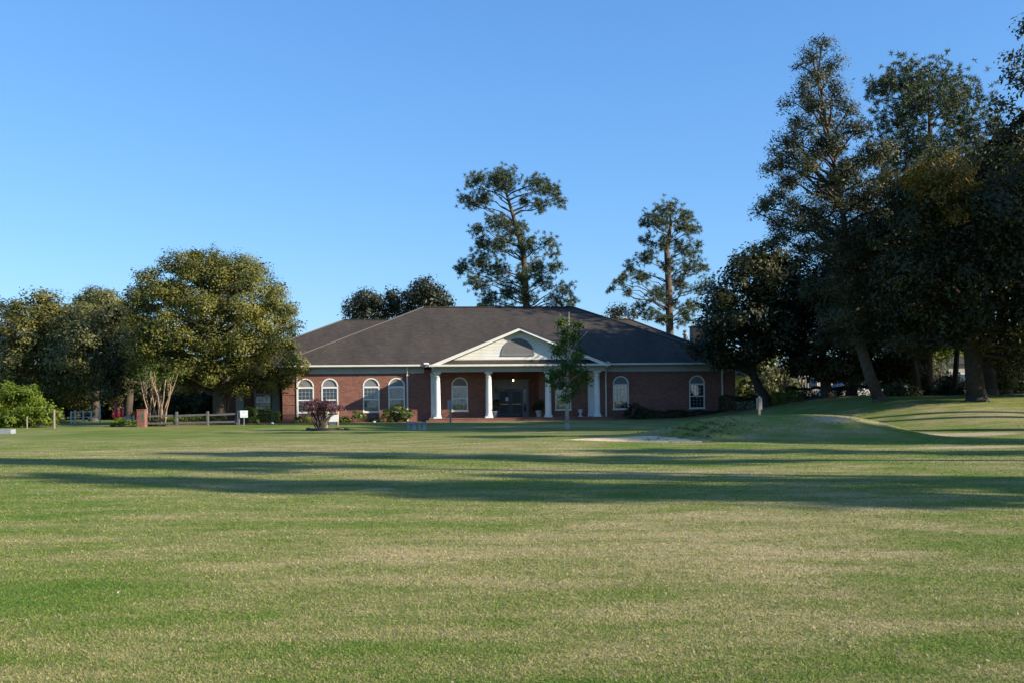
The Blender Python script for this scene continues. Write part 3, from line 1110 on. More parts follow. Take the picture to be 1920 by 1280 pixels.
def dish(name, label, loc, rz, mast):
    e = empty(name, loc, rz)
    tag(e, label, 'satellite dish')
    m = MB()
    n, rr = 20, 6
    v = []
    for i in range(rr + 1):
        for k in range(n):
            a = 2 * math.pi * k / n
            r_ = .27 * i / rr
            v.append((r_ * math.cos(a), -.35 * r_ * r_ / .13 * .36 - .05, r_ * 1.1 * math.sin(a)))
    f = []
    for i in range(rr):
        for k in range(n):
            f.append((i * n + k, i * n + (k + 1) % n, (i + 1) * n + (k + 1) % n, (i + 1) * n + k))
    o = new_mesh_obj('reflector', [(x, y * .6, z + mast) for (x, y, z) in v], f, M['signback'], e, True)
    sm = o.modifiers.new('s', 'SOLIDIFY')
    sm.thickness = .015
    MB().tube([(0, .1, 0), (0, .1, mast)], [.03, .03], 8).tube([(0, .1, mast * .7), (.35, .4, 0)], [.02, .02], 6).tube([(0, .1, mast * .7), (-.35, .4, 0)], [.02, .02], 6).build('mast', M['lumber'] if 'tan' in label else M['black'], e)
    MB().tube([(0, .05, mast - .3), (0, -.45, mast - .12)], [.015, .015], 6).box(-.04, .04, -.52, -.42, mast - .16, mast - .06).build('arm', M['metalpost'], e)


dish('satellite_dish', 'small pale dish on dark struts at the main roof ridge beside the pine trunk', BL(4.15, 9.0, 9.3), .5, .55)
dish('satellite_dish', 'small pale dish on a tan mast above the right end of the rear ridge', BL(11.6, 14.2, 8.6), -.6, .75)

# hanging lantern, lit
le = empty('porch_lantern', BL(-.17, .4, 3.98))
tag(le, 'small lit lantern hanging over the porch entrance doors', 'lantern')
MB().tube([(0, 0, 0), (0, 0, -.55)], [.012, .012], 6).build('chain', M['black'], le)
m = MB()
m.lathe((0, 0, -.66), [(.02, .12), (.13, .03), (.14, 0)], 8)
for k in range(6):
    a = k * math.pi / 3
    m.tube([(.12 * math.cos(a), .12 * math.sin(a), -.66), (.09 * math.cos(a), .09 * math.sin(a), -.98)], [.01, .01], 5)
m.lathe((0, 0, -1.02), [(.03, 0), (.10, .03), (.10, .05)], 8)
m.build('lantern_cage', M['black'], le)
lm, lt, lb = nmat('lantern_bulb')
lb.inputs['Base Color'].default_value = (1, .7, .4, 1)
lb.inputs['Emission Color'].default_value = (1, .55, .22, 1)
lb.inputs['Emission Strength'].default_value = 6
MB().lathe((0, 0, -.92), [(.02, 0), (.05, .05), (.045, .13), (.01, .17)], 12).build('bulb', lm, le, True)

# ------------------------------------------------------------------ foliage tools
def unit(n):
    v = rng.normal(0, 1, (n, 3))
    return v / np.linalg.norm(v, axis=1, keepdims=True)


def nrm(v):
    return v / np.maximum(np.linalg.norm(v, axis=1, keepdims=True), 1e-6)


def leaf_quads(Cn, Nn, L, Wd, droop=0.0):
    n = len(Cn)
    a = np.cross(Nn, unit(n))
    a = nrm(a)
    if droop:
        a = nrm(a * np.array([1, 1, .6]) + np.array([0, 0, -droop]))
    b = nrm(np.cross(Nn, a))
    s = rng.uniform(.5, 1.55, (n, 1))
    V = np.empty((n, 4, 3))
    V[:, 0] = Cn - a * L * s / 2
    V[:, 1] = Cn + b * Wd * s / 2
    V[:, 2] = Cn + a * L * s / 2
    V[:, 3] = Cn - b * Wd * s / 2
    return V.reshape(-1, 3)


def lobe_leaves(lobes, dens, per, srad, L, Wd, droop=0.0, up=.3, inner=.5, cut=-.35, flat=.65):
    """lobes: (centre, (rx, ry, rz)); returns leaf vertices, rnd and sub-clump centres"""
    VV, RR, SC = [], [], []
    for li, (c, r_) in enumerate(lobes):
        c = np.array(c)
        r_ = np.array(r_)
        area = 4 * np.pi * (r_.prod() ** (2 / 3))
        ns = max(3, int(area * dens))
        d = unit(ns * 2)
        d = d[(d[:, 2] > cut) | (rng.uniform(0, 1, len(d)) < .3)][:ns]
        rad = rng.uniform(inner, 1.0, (len(d), 1)) ** .7
        sc = c + d * rad * r_
        SC.append((li, sc))
        np_ = rng.poisson(per, len(d)) + 4
        idx = np.repeat(np.arange(len(d)), np_)
        sr = srad * rng.uniform(.6, 1.3, len(d))[idx][:, None]
        off = np.clip(rng.normal(0, 1, (len(idx), 3)), -1.75, 1.75) * np.array([1, 1, flat]) * sr
        P = sc[idx] + off
        nn = nrm(d[idx] * .7 + np.array([0, 0, up]) + unit(len(idx)) * .55 + nrm(off) * .25)
        VV.append(leaf_quads(P, nn, L, Wd, droop))
        sv = rng.uniform(0, 1, len(d))[idx]
        rv = np.clip(.55 * sv + .45 * rng.uniform(0, 1, len(idx)), 0, 1)
        RR.append(np.repeat(rv, 4))
    return np.concatenate(VV), np.concatenate(RR), SC


def leaf_obj(name, V, rnd, mat, parent):
    return np_mesh(name, V, np.arange(len(V)).reshape(-1, 4), mat, parent, {'rnd': rnd})


def needle_tufts(pts, n, L, Wd):
    k = len(pts)
    P = np.repeat(pts, n, axis=0)
    d = unit(k * n)
    d = nrm(d + np.array([0, 0, .25]))
    s = nrm(np.cross(d, unit(k * n))) * Wd / 2
    ln = L * rng.uniform(.7, 1.2, (k * n, 1))
    V = np.empty((k * n, 3, 3))
    V[:, 0] = P + d * .05 - s
    V[:, 1] = P + d * .05 + s
    V[:, 2] = P + d * ln
    rv = np.repeat(np.clip(.6 * np.repeat(rng.uniform(0, 1, k), n) + .4 * rng.uniform(0, 1, k * n), 0, 1), 3)
    return V.reshape(-1, 3), rv


def curve_pts(a, b, sag=0.0, n=5, wob=.08, rnd=random):
    a, b = Vector(a), Vector(b)
    ln = (b - a).length
    out = []
    for i in range(n + 1):
        t_ = i / n
        p = a.lerp(b, t_)
        p.z += sag * ln * math.sin(math.pi * t_)
        if 0 < i < n:
            p += Vector((rnd.uniform(-1, 1), rnd.uniform(-1, 1), rnd.uniform(-1, 1))) * wob * ln * .5
        out.append(p)
    return out


def along(path, z):
    for a, b in zip(path[:-1], path[1:]):
        if a.z <= z <= b.z:
            return a.lerp(b, (z - a.z) / max(b.z - a.z, 1e-4))
    return path[-1] if z > path[-1].z else path[0]


def px_lobes(lst, Y, depth, c=None, twin=True, seed=0, rz=1.0):
    """crown lobes measured in the photo (px, py, radius px), spread front to back so the crown is round"""
    r_ = random.Random(seed)
    xs = [l[0] for l in lst]
    ys = [l[1] for l in lst]
    cx, cy = (min(xs) + max(xs)) / 2, (min(ys) + max(ys)) / 2
    hx, hy = max((max(xs) - min(xs)) / 2, 1) * 1.15, max((max(ys) - min(ys)) / 2, 1) * 1.15
    out = []
    for l in lst:
        q = ((l[0] - cx) / hx) ** 2 + ((l[1] - cy) / hy) ** 2
        h = depth * math.sqrt(max(0.0, 1 - q))
        rr = l[2] / F * Y
        offs = [r_.uniform(-.3, .3)]
        if twin:
            offs = [-h * r_.uniform(.6, .95), h * r_.uniform(.35, .95)] if h > rr * .5 else [r_.uniform(-.4, .4) * depth * .4]
        for o in offs:
            p = W(l[0], l[1], Y)
            out.append(((p.x, Y + o, p.z), (rr, rr, rr * rz)))
    return out


def pine_lobes(lst, Y, depth, seed):
    r_ = random.Random(seed)
    a = px_lobes([(l[0], l[1], l[2] * 1.15) for l in lst], Y, depth, twin=False, seed=seed)
    b = px_lobes([(l[0] + r_.uniform(-.8, .8) * l[2], l[1] + r_.uniform(-.6, .6) * l[2], l[2] * r_.uniform(.6, .95)) for l in lst], Y, depth, twin=False, seed=seed + 1)
    q = []
    for (c, r2) in a + b:
        q.append(((c[0], c[1] + r_.uniform(-.8, .8) * depth * .8, c[2]), r2))
    return q


def make_tree(name, label, base, trunk_px, trunk_r, lobes, leaf, mat, bark='bark', group=None, cat='tree', twigs=5, seed=1, limb_r=.10, kind='leaf', extra=None, limb_from=.35, low_fork=False, sides=9):
    """leaf: dict for lobe_leaves or needle settings. trunk_px: list of world points from the ground up."""
    r_ = random.Random(seed)
    e = empty(name, base)
    tag(e, label, cat, group)
    inv_ = Vector(base)
    path = [Vector(p) for p in trunk_px]
    m = MB()
    m.tube([p - inv_ for p in path], trunk_r, sides)
    # root flare
    p0 = path[0] - inv_
    m.tube([p0 + Vector((0, 0, -.25)), p0 + Vector((0, 0, .02)), p0 + Vector((0, 0, .35))], [trunk_r[0] * 1.3, trunk_r[0] * 1.18, trunk_r[0] * .98], sides)
    if kind == 'leaf':
        V, rv, SC = lobe_leaves(lobes, **leaf)
    else:
        SC = []
        pts = []
        for li, (c, rr) in enumerate(lobes):
            c, rr = np.array(c), np.array(rr)
            ns = max(5, int(leaf['dens'] * 4 * np.pi * rr.prod() ** (2 / 3)))
            d = unit(ns)
            sc = c + np.clip(rng.normal(0, .52, (ns, 3)), -1.25, 1.25) * rr * np.array([1, 1, .9])
            SC.append((li, sc))
            pts.append(sc)
        pts = np.concatenate(pts)
        V, rv = needle_tufts(pts, leaf['n'], leaf['L'], leaf['Wd'])
    zt = path[-1].z
    zb = path[0].z
    lm_ = MB()
    for li, sc in SC:
        c = Vector(lobes[li][0])
        hz = math.hypot(c.x - path[0].x, c.y - path[0].y)
        za = max(zb + (zt - zb) * limb_from, min(c.z - .35 * hz - .3, zt - .2))
        if za > zt:
            za = zt
        a = along(path, za)
        ln = (c - a).length
        if ln > .3:
            k = min(1.0, .45 + .06 * ln)
            pp = curve_pts(a, c, .06 if kind == 'leaf' else .03, 5, .10, r_)
            lm_.tube([p - inv_ for p in pp], [limb_r * k * (1 - .72 * i / 5) for i in range(6)], 6, False)
        for j in range(min(twigs, len(sc))):
            q = Vector(sc[r_.randrange(len(sc))])
            pp = curve_pts(c, q, .05, 3, .12, r_)
            lm_.tube([p - inv_ for p in pp], [limb_r * .30, limb_r * .22, limb_r * .15, limb_r * .07], 4, False)
    m.build('trunk', M[bark], e, True)
    if lm_.v:
        lm_.build('branches', M[bark], e, True)
    off = np.array(inv_)
    if kind == 'leaf':
        leaf_obj('crown', V - off, rv, M[mat], e)
    else:
        np_mesh('crown', V - off, np.arange(len(V)).reshape(-1, 3), M[mat], e, {'rnd': rv})
    for (lob2, leaf2, mat2) in (extra or []):
        V, rv, _ = lobe_leaves(lob2, **leaf2)
        leaf_obj('crown', V - off, rv, M[mat2], e)
    return e


def copy_tree(o, loc, rz, s, label, group):
    c = o.copy()
    C.objects.link(c)
    c.location = loc
    c.rotation_euler = (0, 0, rz)
    c.scale = (s, s, s)
    c['label'] = label
    c['group'] = group
    for ch in o.children:
        d = ch.copy()
        C.objects.link(d)
        d.parent = c
    return c


def gpt(x, y, dz=0.0):
    return Vector((x, y, float(zg(x, y)) + dz))


LEAF = dict(dens=.85, per=75, srad=.42, L=.24, Wd=.11)

# ---- the olive oak left of the building
lst = [(405, 500, 26), (385, 520, 30), (345, 505, 26), (455, 512, 28), (430, 540, 34), (495, 545, 28), (520, 580, 24), (300, 535, 26), (325, 560, 32), (275, 575, 22), (365, 570, 36), (415, 590, 36), (470, 590, 34), (500, 620, 30),
       (280, 615, 28), (318, 640, 34), (345, 610, 28), (375, 645, 34), (425, 645, 36), (475, 650, 32), (520, 650, 24), (545, 680, 22), (562, 690, 14), (290, 670, 30), (325, 690, 30), (370, 695, 30), (415, 695, 26), (455, 690, 30),
       (495, 695, 28), (530, 708, 22), (552, 718, 13), (262, 645, 20), (300, 708, 20), (345, 722, 20), (455, 722, 18), (505, 722, 14), (255, 690, 16), (428, 725, 14), (540, 610, 14), (480, 505, 14), (375, 490, 16)]
Yo = 73.0
b0 = gpt((412 - 960) / F * Yo, Yo)
make_tree('oak_tree', 'large olive green oak shading the left end of the brick building', b0,
          [b0, W(410, 755, Yo), W(409, 735, Yo), W(402, 700, Yo), W(398, 640, Yo), W(398, 560, Yo)], [.50, .43, .40, .33, .22, .10],
          px_lobes(lst, Yo, 4.2, seed=4), dict(dens=1.15, per=120, srad=.36, L=.145, Wd=.085, inner=.35), 'oak', seed=4, limb_r=.20, limb_from=.22, twigs=3,
          extra=[(px_lobes([(400, 480, 22), (345, 488, 18), (455, 492, 20), (495, 520, 18), (525, 556, 16), (300, 508, 18), (268, 552, 14), (425, 490, 16), (372, 478, 14), (535, 600, 12), (478, 500, 14)], Yo, 1.5, twin=False, seed=9), dict(dens=1.3, per=30, srad=.26, L=.12, Wd=.055, inner=.1), 'oak')])

LATE = []
# ---- woods on the left
SPEC = dict(dens=.7, per=90, srad=.5, L=.25, Wd=.13)


def bg_tree(name, label, trunk_px, Y, lst, depth, mat, seed, leaf=SPEC, group='trees along the left edge', r0=.4, bark='bark', **kw):
    b = gpt((trunk_px - 960) / F * Y, Y)
    top = min(l[1] for l in lst)
    tp = W(trunk_px + random.Random(seed).uniform(-8, 8), top + 25, Y)
    path = [b, b.lerp(tp, .3) + Vector((.15, 0, 0)), b.lerp(tp, .65) + Vector((-.1, 0, 0)), tp]
    return make_tree(name, label, b, path, [r0, r0 * .8, r0 * .5, r0 * .15], px_lobes(lst, Y, depth, seed=seed), leaf, mat, bark, group, seed=seed, limb_r=r0 * .4, twigs=2, limb_from=.18, **kw)


bg_tree('broadleaf_tree', 'olive tree with pointed top above the lime green bush', 88, 92,
        [(95, 572, 26), (65, 600, 30), (115, 605, 34), (80, 640, 40), (125, 655, 38), (50, 660, 34), (75, 695, 38), (120, 710, 36), (95, 740, 30), (60, 735, 25)], 4.5, 'back', 21)
bg_tree('broadleaf_tree', 'broad grey green tree between the lime bush and the brick gate pier', 175, 90,
        [(160, 592, 28), (190, 605, 32), (150, 635, 36), (195, 645, 38), (215, 625, 25), (165, 680, 40), (205, 690, 36), (150, 715, 32), (190, 728, 32), (225, 660, 28), (140, 745, 22)], 4.5, 'oak_grey', 22)
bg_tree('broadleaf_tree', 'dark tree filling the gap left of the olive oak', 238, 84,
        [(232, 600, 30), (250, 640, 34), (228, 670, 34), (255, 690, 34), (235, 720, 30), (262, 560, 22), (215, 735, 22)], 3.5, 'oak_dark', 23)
bg_tree('conifer_tree', 'dark pointed conifer at the left edge of the photo', 8, 98,
        [(10, 575, 14), (5, 600, 20), (15, 630, 22), (0, 655, 28), (18, 690, 28), (-10, 700, 30), (10, 735, 30), (35, 720, 20), (-25, 640, 30)], 3.0, 'conifer', 24, dict(dens=.7, per=60, srad=.4, L=.34, Wd=.09, droop=.3))
bg_tree('broadleaf_tree', 'distant rounded tree rising behind the woods left of the oak', 190, 125,
        [(188, 562, 20), (165, 570, 16), (212, 568, 18), (180, 590, 22), (210, 595, 20), (230, 585, 15)], 4.0, 'oak_grey', 25)
bg_tree('broadleaf_tree', 'low light green tree seen between the oak and the roof', 545, 96,
        [(540, 625, 9), (553, 630, 9), (533, 640, 10), (548, 645, 10), (560, 640, 7)], 1.2, 'shrub', 26, dict(dens=1.0, per=26, srad=.3, L=.22, Wd=.12), r0=.14)

DK = dict(dens=1.5, per=44, srad=.30, L=.24, Wd=.11, cut=-.9)
for k_, (px_, Y_, hh_, lab_) in enumerate(((345, 84, 715, 'tall dark evergreen shrub left of the oak trunk'), (385, 83, 718, 'tall dark evergreen shrub directly behind the oak trunk'), (430, 85, 712, 'tall dark evergreen shrub between oak trunk and left porch'),
                                            (215, 100, 700, 'dark evergreen shrub behind the red posts'), (160, 98, 712, 'dark evergreen shrub behind the white post fence'), (262, 97, 705, 'dark evergreen shrub behind the brick gate pier'), (305, 95, 705, 'dark evergreen shrub behind the crape myrtle stems'),
                                            (110, 97, 715, 'dark evergreen shrub behind the right side of the lime bush'), (30, 99, 705, 'dark evergreen shrub behind the lime bush at the edge'))):
    LATE.append((px_, Y_, hh_, lab_, k_))

# ---- pines behind the building
PN = dict(dens=3.8, n=22, L=.40, Wd=.06)
Yp = 112.0
b1 = gpt((990 - 960) / F * Yp, Yp)
lstp = [(900, 348, 18), (925, 338, 18), (950, 337, 20), (875, 378, 14), (905, 366, 16), (945, 358, 16), (1000, 352, 18), (1032, 355, 16), (1050, 375, 12), (1012, 382, 14), (985, 372, 10), (890, 388, 9),
        (930, 420, 20), (962, 428, 20), (895, 432, 13), (908, 458, 18), (985, 460, 20), (1028, 462, 15), (940, 468, 18), (900, 490, 22), (868, 498, 14), (930, 510, 20), (1003, 500, 17), (1046, 498, 12),
        (980, 520, 18), (900, 535, 16), (1020, 535, 17), (950, 545, 18), (1058, 545, 14), (920, 562, 16), (990, 560, 18), (1040, 566, 14), (1072, 566, 10), (945, 582, 14), (905, 582, 12), (1000, 590, 14)]
make_tree('pine_tree', 'tallest pine, with a forked crown, behind the middle of the roof', b1,
          [b1, W(988, 600, Yp), W(985, 540, Yp), W(982, 480, Yp), W(968, 425, Yp), W(956, 385, Yp), W(945, 352, Yp)], [.50, .42, .37, .32, .25, .18, .06],
          pine_lobes(lstp, Yp, 4.0, 31), PN, 'pine', 'pinebark', 'pines behind the building', seed=31, kind='needle', limb_r=.11, limb_from=.45, twigs=7)
Yq = 105.0
b2 = gpt((1257 - 960) / F * Yq, Yq)
lstq = [(1255, 394, 17), (1228, 402, 15), (1288, 405, 15), (1207, 418, 9), (1240, 425, 15), (1300, 433, 13), (1272, 428, 12), (1212, 452, 12), (1235, 462, 15), (1285, 468, 18), (1308, 468, 12),
        (1205, 488, 15), (1182, 500, 12), (1250, 500, 15), (1300, 500, 18), (1325, 500, 10), (1165, 522, 12), (1148, 540, 8), (1200, 528, 15), (1280, 530, 18), (1318, 538, 13), (1222, 556, 15),
        (1200, 572, 10), (1262, 568, 15), (1300, 572, 13), (1240, 598, 13), (1280, 598, 16), (1218, 592, 12), (1175, 548, 9)]
make_tree('pine_tree', 'open crowned pine standing behind the right half of the roof', b2,
          [b2, W(1256, 620, Yq), W(1254, 540, Yq), W(1250, 470, Yq), W(1258, 420, Yq), W(1256, 395, Yq)], [.46, .40, .36, .27, .16, .06],
          pine_lobes(lstq, Yq, 3.6, 32), PN, 'pine', 'pinebark', 'pines behind the building', seed=32, kind='needle', limb_r=.10, limb_from=.4, twigs=7)
PS = dict(dens=.6, per=46, srad=.55, L=.42, Wd=.15)
bg_tree('broadleaf_tree', 'leftmost of three round trees peeking over the left roof slope', 688, 130, [(682, 566, 20), (664, 580, 14), (705, 572, 18), (690, 590, 20), (660, 595, 12), (715, 592, 14)], 2.5, 'conifer', 41, PS, 'trees peeking over the roof', .25)
bg_tree('broadleaf_tree', 'narrow middle one of three round trees over the left roof slope', 738, 132, [(735, 553, 14), (745, 572, 16), (730, 580, 14), (755, 590, 14)], 2.0, 'conifer', 42, PS, 'trees peeking over the roof', .25)
bg_tree('broadleaf_tree', 'rightmost and tallest of three round trees over the left roof slope', 795, 128, [(795, 543, 20), (818, 555, 18), (778, 560, 18), (802, 570, 20), (835, 572, 12), (775, 580, 16), (825, 585, 16)], 2.6, 'conifer', 43, PS, 'trees peeking over the roof', .28)
bg_tree('broadleaf_tree', 'small round treetop above the rear ridge left of the right hand pine', 1160, 135, [(1158, 586, 12), (1172, 590, 10), (1145, 592, 9), (1190, 592, 10)], 1.5, 'conifer', 44, PS, 'trees peeking over the roof', .2)

# ---- right hand side: live oaks beside the building
Yr = 71.0
br1 = gpt((1436 - 960) / F * Yr, Yr)
lst1 = [(1400, 515, 38), (1360, 562, 38), (1440, 488, 36), (1450, 560, 46), (1385, 615, 46), (1440, 635, 46), (1342, 615, 30), (1330, 655, 24), (1400, 665, 34), (1480, 520, 40), (1490, 600, 46), (1480, 655, 36), (1305, 650, 18), (1350, 670, 20)]
make_tree('oak_tree', 'dark live oak with forked trunk at the right corner of the building', br1,
          [br1, W(1436, 745, Yr), W(1424, 728, Yr), W(1412, 700, Yr), W(1410, 640, Yr), W(1415, 560, Yr)], [.42, .36, .32, .27, .20, .08],
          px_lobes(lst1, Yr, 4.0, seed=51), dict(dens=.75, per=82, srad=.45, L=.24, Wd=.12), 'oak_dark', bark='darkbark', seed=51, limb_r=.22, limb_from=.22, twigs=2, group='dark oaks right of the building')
br2 = gpt((1552 - 960) / F * 69, 69)
lst2 = [(1530, 560, 46), (1580, 600, 46), (1540, 640, 44), (1600, 655, 40), (1510, 672, 28), (1620, 560, 46), (1560, 690, 24), (1570, 520, 40), (1500, 698, 18), (1592, 702, 20), (1535, 705, 14)]
make_tree('oak_tree', 'dark oak with thick leaning limbs in front of the parked red car', br2,
          [br2, W(1550, 735, 69), W(1548, 715, 69), W(1540, 690, 69), W(1545, 600, 69)], [.46, .40, .36, .26, .1],
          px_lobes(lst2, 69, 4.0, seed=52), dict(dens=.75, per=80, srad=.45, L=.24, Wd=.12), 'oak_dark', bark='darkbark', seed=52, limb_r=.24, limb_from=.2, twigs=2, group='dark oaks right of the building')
br3 = gpt((1597 - 960) / F * 73, 73)
lst3 = [(1620, 610, 44), (1660, 575, 46), (1650, 640, 40), (1690, 620, 40), (1600, 680, 26), (1640, 690, 26), (1665, 688, 22), (1625, 708, 14), (1690, 665, 24)]
make_tree('oak_tree', 'dark oak just left of the tall leaning trunk', br3,
          [br3, W(1598, 730, 73), W(1606, 705, 73), W(1625, 660, 73), W(1640, 600, 73)], [.42, .36, .32, .24, .1],
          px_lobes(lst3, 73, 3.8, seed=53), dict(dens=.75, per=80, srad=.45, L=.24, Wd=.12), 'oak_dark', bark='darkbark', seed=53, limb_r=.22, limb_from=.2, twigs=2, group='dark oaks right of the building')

# ---- the tall leaning cypress-like tree
Yc = 58.0
bc = gpt((1650 - 960) / F * Yc, Yc)
lstc = [(1532, 95, 18), (1510, 112, 14), (1548, 135, 20), (1520, 165, 22), (1490, 178, 14), (1545, 190, 24), (1570, 225, 24), (1515, 215, 22), (1580, 265, 28), (1500, 258, 24), (1540, 285, 30), (1462, 278, 18),
        (1605, 310, 32), (1455, 318, 18), (1500, 330, 30), (1560, 350, 38), (1620, 375, 38), (1448, 375, 20), (1485, 402, 30), (1540, 415, 38), (1600, 440, 42), (1640, 300, 24), (1650, 395, 30), (1430, 395, 12),
        (1470, 300, 18), (1480, 440, 24), (1530, 470, 34), (1580, 500, 40), (1630, 470, 40), (1640, 530, 36), (1660, 340, 28), (1600, 560, 36), (1645, 590, 32), (1570, 600, 32), (1668, 630, 20), (1590, 640, 22), (1620, 625, 26), (1550, 540, 34)]
make_tree('cypress_tree', 'tall feathery tree on a leaning trunk right of the building', bc,
          [bc, W(1630, 700, Yc), W(1612, 640, Yc), W(1600, 560, Yc), W(1590, 470, Yc), W(1575, 360, Yc), W(1552, 240, Yc), W(1535, 150, Yc), W(1531, 90, Yc)], [.36, .32, .29, .25, .20, .15, .09, .05, .02],
          px_lobes(lstc, Yc, 2.6, seed=61, twin=True, rz=.9), dict(dens=1.6, per=80, srad=.27, L=.19, Wd=.05, droop=.5, inner=.2, flat=.8), 'cypress', 'bark', seed=61, limb_r=.13, limb_from=.25, twigs=8)
# ---- second tall tree behind it
Yd = 76.0
bdp = gpt((1735 - 960) / F * Yd, Yd)
lstd = [(1640, 172, 16), (1690, 138, 22), (1738, 145, 28), (1785, 148, 26), (1825, 185, 24), (1700, 195, 34), (1760, 210, 36), (1815, 235, 30), (1655, 235, 28), (1710, 265, 34), (1775, 280, 32), (1680, 165, 16), (1850, 240, 18), (1680, 300, 30), (1740, 320, 34), (1840, 290, 26), (1800, 330, 30)]
make_tree('pine_tree', 'tall open pine rising behind the golden tinged tree', bdp,
          [bdp, W(1738, 600, Yd), W(1742, 400, Yd), W(1745, 280, Yd), W(1742, 170, Yd)], [.5, .44, .34, .22, .06],
          pine_lobes([(a_, b_, c_ * 1.3) for (a_, b_, c_) in lstd], Yd, 3.0, 62), dict(dens=2.8, n=22, L=.36, Wd=.065), 'pine', 'pinebark', seed=62, kind='needle', limb_r=.10, limb_from=.5, twigs=7)
# ---- big dark tree with the thick straight trunk on the rise
Yt = 53.0
bt = gpt((1832 - 960) / F * Yt, Yt)
lstt = [(1870, 290, 42), (1920, 300, 52), (1725, 360, 46), (1850, 365, 52), (1930, 390, 60), (1705, 440, 54), (1790, 430, 52), (1860, 455, 56), (1940, 480, 56), (1690, 520, 52), (1770, 520, 56), (1850, 545, 56), (1930, 560, 56),
        (1715, 585, 38), (1800, 595, 36), (1880, 610, 44), (1950, 640, 44), (1790, 630, 26), (1858, 622, 28), (1740, 618, 28), (1760, 645, 22), (1880, 655, 26), (1700, 635, 26), (1920, 690, 22), (2000, 400, 76), (2010, 530, 76), (1905, 670, 26)]
make_tree('oak_tree', 'huge dark tree with a thick straight trunk on the grassy rise', bt,
          [bt, W(1826, 690, Yt), W(1822, 640, Yt), W(1830, 540, Yt), W(1850, 420, Yt), W(1860, 320, Yt)], [.52, .45, .41, .36, .24, .10],
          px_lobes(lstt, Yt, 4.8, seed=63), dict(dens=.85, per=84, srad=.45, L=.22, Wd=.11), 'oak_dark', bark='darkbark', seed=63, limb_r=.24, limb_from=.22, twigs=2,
          extra=[(px_lobes([(1780, 332, 40), (1742, 325, 30), (1815, 345, 28), (1760, 375, 40), (1715, 350, 26), (1800, 300, 22), (1800, 395, 30)], Yt - 3.4, 1.0, twin=False, seed=6), dict(dens=1.0, per=70, srad=.36, L=.20, Wd=.07), 'gold')])
Yf = 42.0
bf_ = gpt((1985 - 960) / F * Yf, Yf)
lstf = [(1916, 105, 22), (1896, 140, 10), (1930, 170, 28), (1885, 195, 12), (1925, 225, 32), (1885, 245, 20), (1960, 120, 36), (1970, 210, 40), (1990, 290, 40), (1915, 60, 12), (1945, 50, 22)]
make_tree('broadleaf_tree', 'dark treetop at the upper right corner of the photo', bf_,
          [bf_, W(1980, 500, Yf), W(1975, 300, Yf), W(1965, 100, Yf)], [.45, .36, .26, .06],
          px_lobes(lstf, Yf, 2.4, seed=64, twin=False), dict(dens=1.1, per=60, srad=.28, L=.18, Wd=.08), 'oak_dark', bark='darkbark', seed=64, limb_r=.12, limb_from=.5, twigs=5)
# ---- shrubs and small trees glimpsed under the dark crowns
UND = dict(dens=1.4, per=60, srad=.26, L=.20, Wd=.09)


def shrub(name, label, Y, lst, mat, leaf, seed, group=None, depth=.8, cat='shrub', stems=4, twin=True, bark='bark'):
    cx = sum(l[0] for l in lst) / len(lst)
    b = gpt((cx - 960) / F * Y, Y)
    e = empty(name, b)
    tag(e, label, cat, group)
    lob = px_lobes(lst, Y, depth, seed=seed, twin=twin)
    V, rv, SC = lobe_leaves(lob, **leaf)
    gz = zg(V[:, 0], V[:, 1]) + .01
    V[:, 2] = np.maximum(V[:, 2], gz)
    leaf_obj('foliage', V - np.array(b), rv, M[mat], e)
    m = MB()
    r_ = random.Random(seed)
    for c, rr in lob:
        for k in range(max(1, stems // 2)):
            s = Vector((r_.uniform(-.15, .15), r_.uniform(-.1, .1), -.05))
            q = Vector(c) - b + Vector((r_.uniform(-.5, .5) * rr[0], r_.uniform(-.5, .5) * rr[1], r_.uniform(0, .5) * rr[2]))
            pp = curve_pts(s, q, .08, 4, .12, r_)
            m.tube(pp, [.03, .026, .02, .014, .006], 5, False)
    m.build('stem', M[bark], e, True)
    return e


shrub('understorey_tree', 'sunlit grey green small tree right of the leaning trunk', 74, [(1672, 660, 22), (1700, 665, 20), (1665, 695, 24), (1695, 700, 24), (1715, 725, 14), (1670, 722, 18), (1720, 655, 14)], 'oak_grey', UND, 71, depth=1.2, cat='tree')
shrub('understorey_tree', 'yellow green foliage lit between the two dark trunks', 84, [(1745, 645, 22), (1775, 655, 22), (1765, 630, 16), (1790, 640, 16), (1735, 665, 12)], 'lime', UND, 72, depth=1.0, cat='tree')
shrub('understorey_shrub', 'olive shrub right of the thick dark trunk', 70, [(1870, 705, 18), (1890, 720, 14), (1868, 730, 14), (1905, 690, 18), (1850, 665, 12)], 'oak', UND, 73, depth=.8)
shrub('understorey_shrub', 'shadowed low shrub under the trees beside the second dark trunk', 72, [(1745, 732, 14), (1775, 735, 13), (1800, 733, 13), (1725, 738, 8)], 'darkshrub', UND, 74)
for (px, Y, lean, r0, lab) in ((1722, 70, -14, .26, 'slim dark trunked tree behind the sunlit grey green tree'), (1790, 74, 6, .24, 'slim dark trunked tree left of the thick straight trunk')):
    b = gpt((px - 960) / F * Y, Y)
    make_tree('understorey_tree', lab, b, [b, W(px + lean * .3, 700, Y), W(px + lean, 640, Y), W(px + lean * 1.4, 560, Y)], [r0, r0 * .85, r0 * .7, .08],
              px_lobes([(px + lean - 25, 590, 32), (px + lean + 25, 580, 34), (px + lean, 540, 36), (px + lean - 40, 560, 26), (px + lean + 40, 615, 20)], Y, 2.5, seed=px), dict(dens=.7, per=70, srad=.45, L=.25, Wd=.12), 'oak_dark', seed=px, limb_r=.12, twigs=2, group='slim trees under the big crowns')


